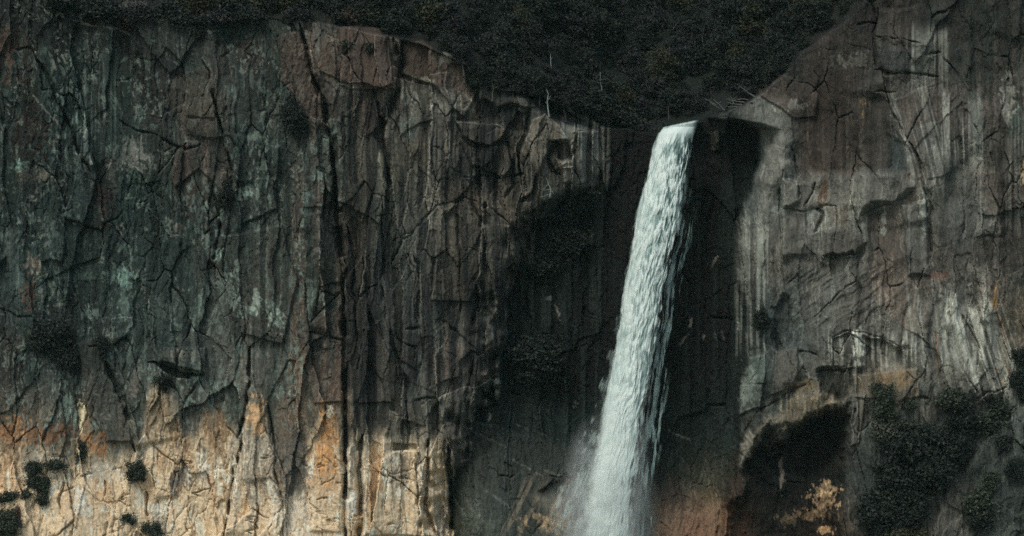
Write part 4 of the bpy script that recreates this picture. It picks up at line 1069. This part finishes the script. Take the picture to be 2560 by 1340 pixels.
def mist_mat(dens, nscale, seed):
    m = bpy.data.materials.new('drifting_spray'); m.use_nodes = True
    nt = m.node_tree; nt.nodes.remove(nt.nodes['Principled BSDF'])
    pv = nt.nodes.new('ShaderNodeVolumePrincipled'); pv.inputs['Color'].default_value = (0.86, 0.9, 0.9, 1); pv.inputs['Anisotropy'].default_value = 0.0
    tc = nt.nodes.new('ShaderNodeTexCoord')
    ln = nt.nodes.new('ShaderNodeVectorMath'); ln.operation = 'LENGTH'; nt.links.new(tc.outputs['Object'], ln.inputs[0])
    fo = nt.nodes.new('ShaderNodeMapRange'); fo.inputs['From Min'].default_value = 1.0; fo.inputs['From Max'].default_value = 0.15
    nt.links.new(ln.outputs['Value'], fo.inputs['Value'])
    mp = nt.nodes.new('ShaderNodeMapping'); mp.inputs['Location'].default_value = (seed, seed, 0); mp.inputs['Scale'].default_value = (1.0, 1.0, 1.6)
    nt.links.new(tc.outputs['Object'], mp.inputs[0])
    n = nt.nodes.new('ShaderNodeTexNoise'); n.inputs['Scale'].default_value = nscale; n.inputs['Detail'].default_value = 4; n.inputs['Roughness'].default_value = .6
    nt.links.new(mp.outputs[0], n.inputs['Vector'])
    nr = nt.nodes.new('ShaderNodeMapRange'); nr.inputs['From Min'].default_value = 0.42; nr.inputs['From Max'].default_value = 0.68
    nt.links.new(n.outputs['Fac'], nr.inputs['Value'])
    a = nt.nodes.new('ShaderNodeMath'); a.operation = 'MULTIPLY'; nt.links.new(fo.outputs[0], a.inputs[0]); nt.links.new(nr.outputs[0], a.inputs[1])
    b = nt.nodes.new('ShaderNodeMath'); b.operation = 'MULTIPLY'; b.inputs[1].default_value = dens; nt.links.new(a.outputs[0], b.inputs[0])
    nt.links.new(b.outputs[0], pv.inputs['Density'])
    nt.links.new(pv.outputs[0], nt.nodes['Material Output'].inputs['Volume'])
    return m


def mist(px, py, yb, rx, ry, rz, dens, nscale, seed):
    n1_, n2_ = 20, 32
    vs = [(math.sin(math.pi * i / n1_) * math.cos(2 * math.pi * j / n2_), math.sin(math.pi * i / n1_) * math.sin(2 * math.pi * j / n2_), math.cos(math.pi * i / n1_)) for i in range(n1_ + 1) for j in range(n2_)]
    qs = [(i * n2_ + j, (i + 1) * n2_ + j, (i + 1) * n2_ + (j + 1) % n2_, i * n2_ + (j + 1) % n2_) for i in range(n1_) for j in range(n2_)]
    o = mesh_from('mist', vs, qs, mist_mat(dens, nscale, seed), smoothf=True)
    o.location = place(px, py, yb); o.scale = (rx, ry, rz)
    tag(o, kind='stuff')
    return o


mist(1492, 1350, 0.5, 7.5, 6.0, 19.0, 0.5, 2.6, 1.7)
mist(1470, 1400, -1.0, 6.0, 5.0, 13.0, 0.36, 2.2, 8.3)
mist(1545, 1330, -1.5, 6.5, 4.5, 24.0, 0.34, 2.2, 5.1)
# the river that feeds the fall
rv = []
for i in range(24):
    for j in range(12):
        a_, b_ = i / 23, j / 11
        q0 = np.array(place(1657 + 98 * b_, 322 - 22 * b_ , 7.5)); rv.append(q0 + np.array((6 * a_ * a_, 16 * a_, -0.25 + 0.9 * a_)) + np.array((0, 0, .08 * math.sin(7 * a_ + 5 * b_))))
rq = [(i * 12 + j, (i + 1) * 12 + j, (i + 1) * 12 + j + 1, i * 12 + j + 1) for i in range(23) for j in range(11)]
mr_, nt_, b_ = new_mat('river_water'); b_.inputs['Base Color'].default_value = (0.06, 0.09, 0.085, 1); b_.inputs['Roughness'].default_value = 0.2
nn_ = nt_.nodes.new('ShaderNodeTexNoise'); nn_.inputs['Scale'].default_value = 3; bb_ = nt_.nodes.new('ShaderNodeBump'); bb_.inputs['Strength'].default_value = .6
nt_.links.new(nn_.outputs['Fac'], bb_.inputs['Height']); nt_.links.new(bb_.outputs[0], b_.inputs['Normal'])
tag(mesh_from('river', rv, rq, mr_, smoothf=True), kind='structure')
# the valley floor in front of and beneath the cliff
gm, gn, gb = new_mat('valley_turf')
g1 = gn.nodes.new('ShaderNodeTexNoise'); g1.inputs['Scale'].default_value = .05; g1.inputs['Detail'].default_value = 8
g2 = gn.nodes.new('ShaderNodeValToRGB'); g2.color_ramp.elements[0].color = (.03, .04, .025, 1); g2.color_ramp.elements[1].color = (.08, .075, .05, 1)
gt = gn.nodes.new('ShaderNodeTexCoord'); gn.links.new(gt.outputs['Object'], g1.inputs['Vector']); gn.links.new(g1.outputs['Fac'], g2.inputs[0]); gn.links.new(g2.outputs[0], gb.inputs['Base Color'])
tag(mesh_from('ground', [(-2500, -2500, -48), (2500, -2500, -48), (2500, 40, -48), (-2500, 40, -48)], [(0, 1, 2, 3)], gm), kind='structure')

# teal haze added between camera and cliff to lift the blacks
hm = bpy.data.materials.new('black_lift_haze'); hm.use_nodes = True; ht = hm.node_tree; ht.nodes.remove(ht.nodes['Principled BSDF'])
hv = ht.nodes.new('ShaderNodeVolumePrincipled'); hv.inputs['Color'].default_value = (0.55, 0.90, 0.82, 1); hv.inputs['Density'].default_value = LIFT_HAZE; hv.inputs['Anisotropy'].default_value = 0.0
ht.links.new(hv.outputs[0], ht.nodes['Material Output'].inputs['Volume'])
hb = [(x, y, z) for x in (-2600, 2600) for y in (-2600, 150) for z in (-49, 150)]
hq = [(0, 1, 3, 2), (4, 6, 7, 5), (0, 4, 5, 1), (2, 3, 7, 6), (0, 2, 6, 4), (1, 5, 7, 3)]
tag(mesh_from('added_haze', hb, hq, hm), kind='stuff')
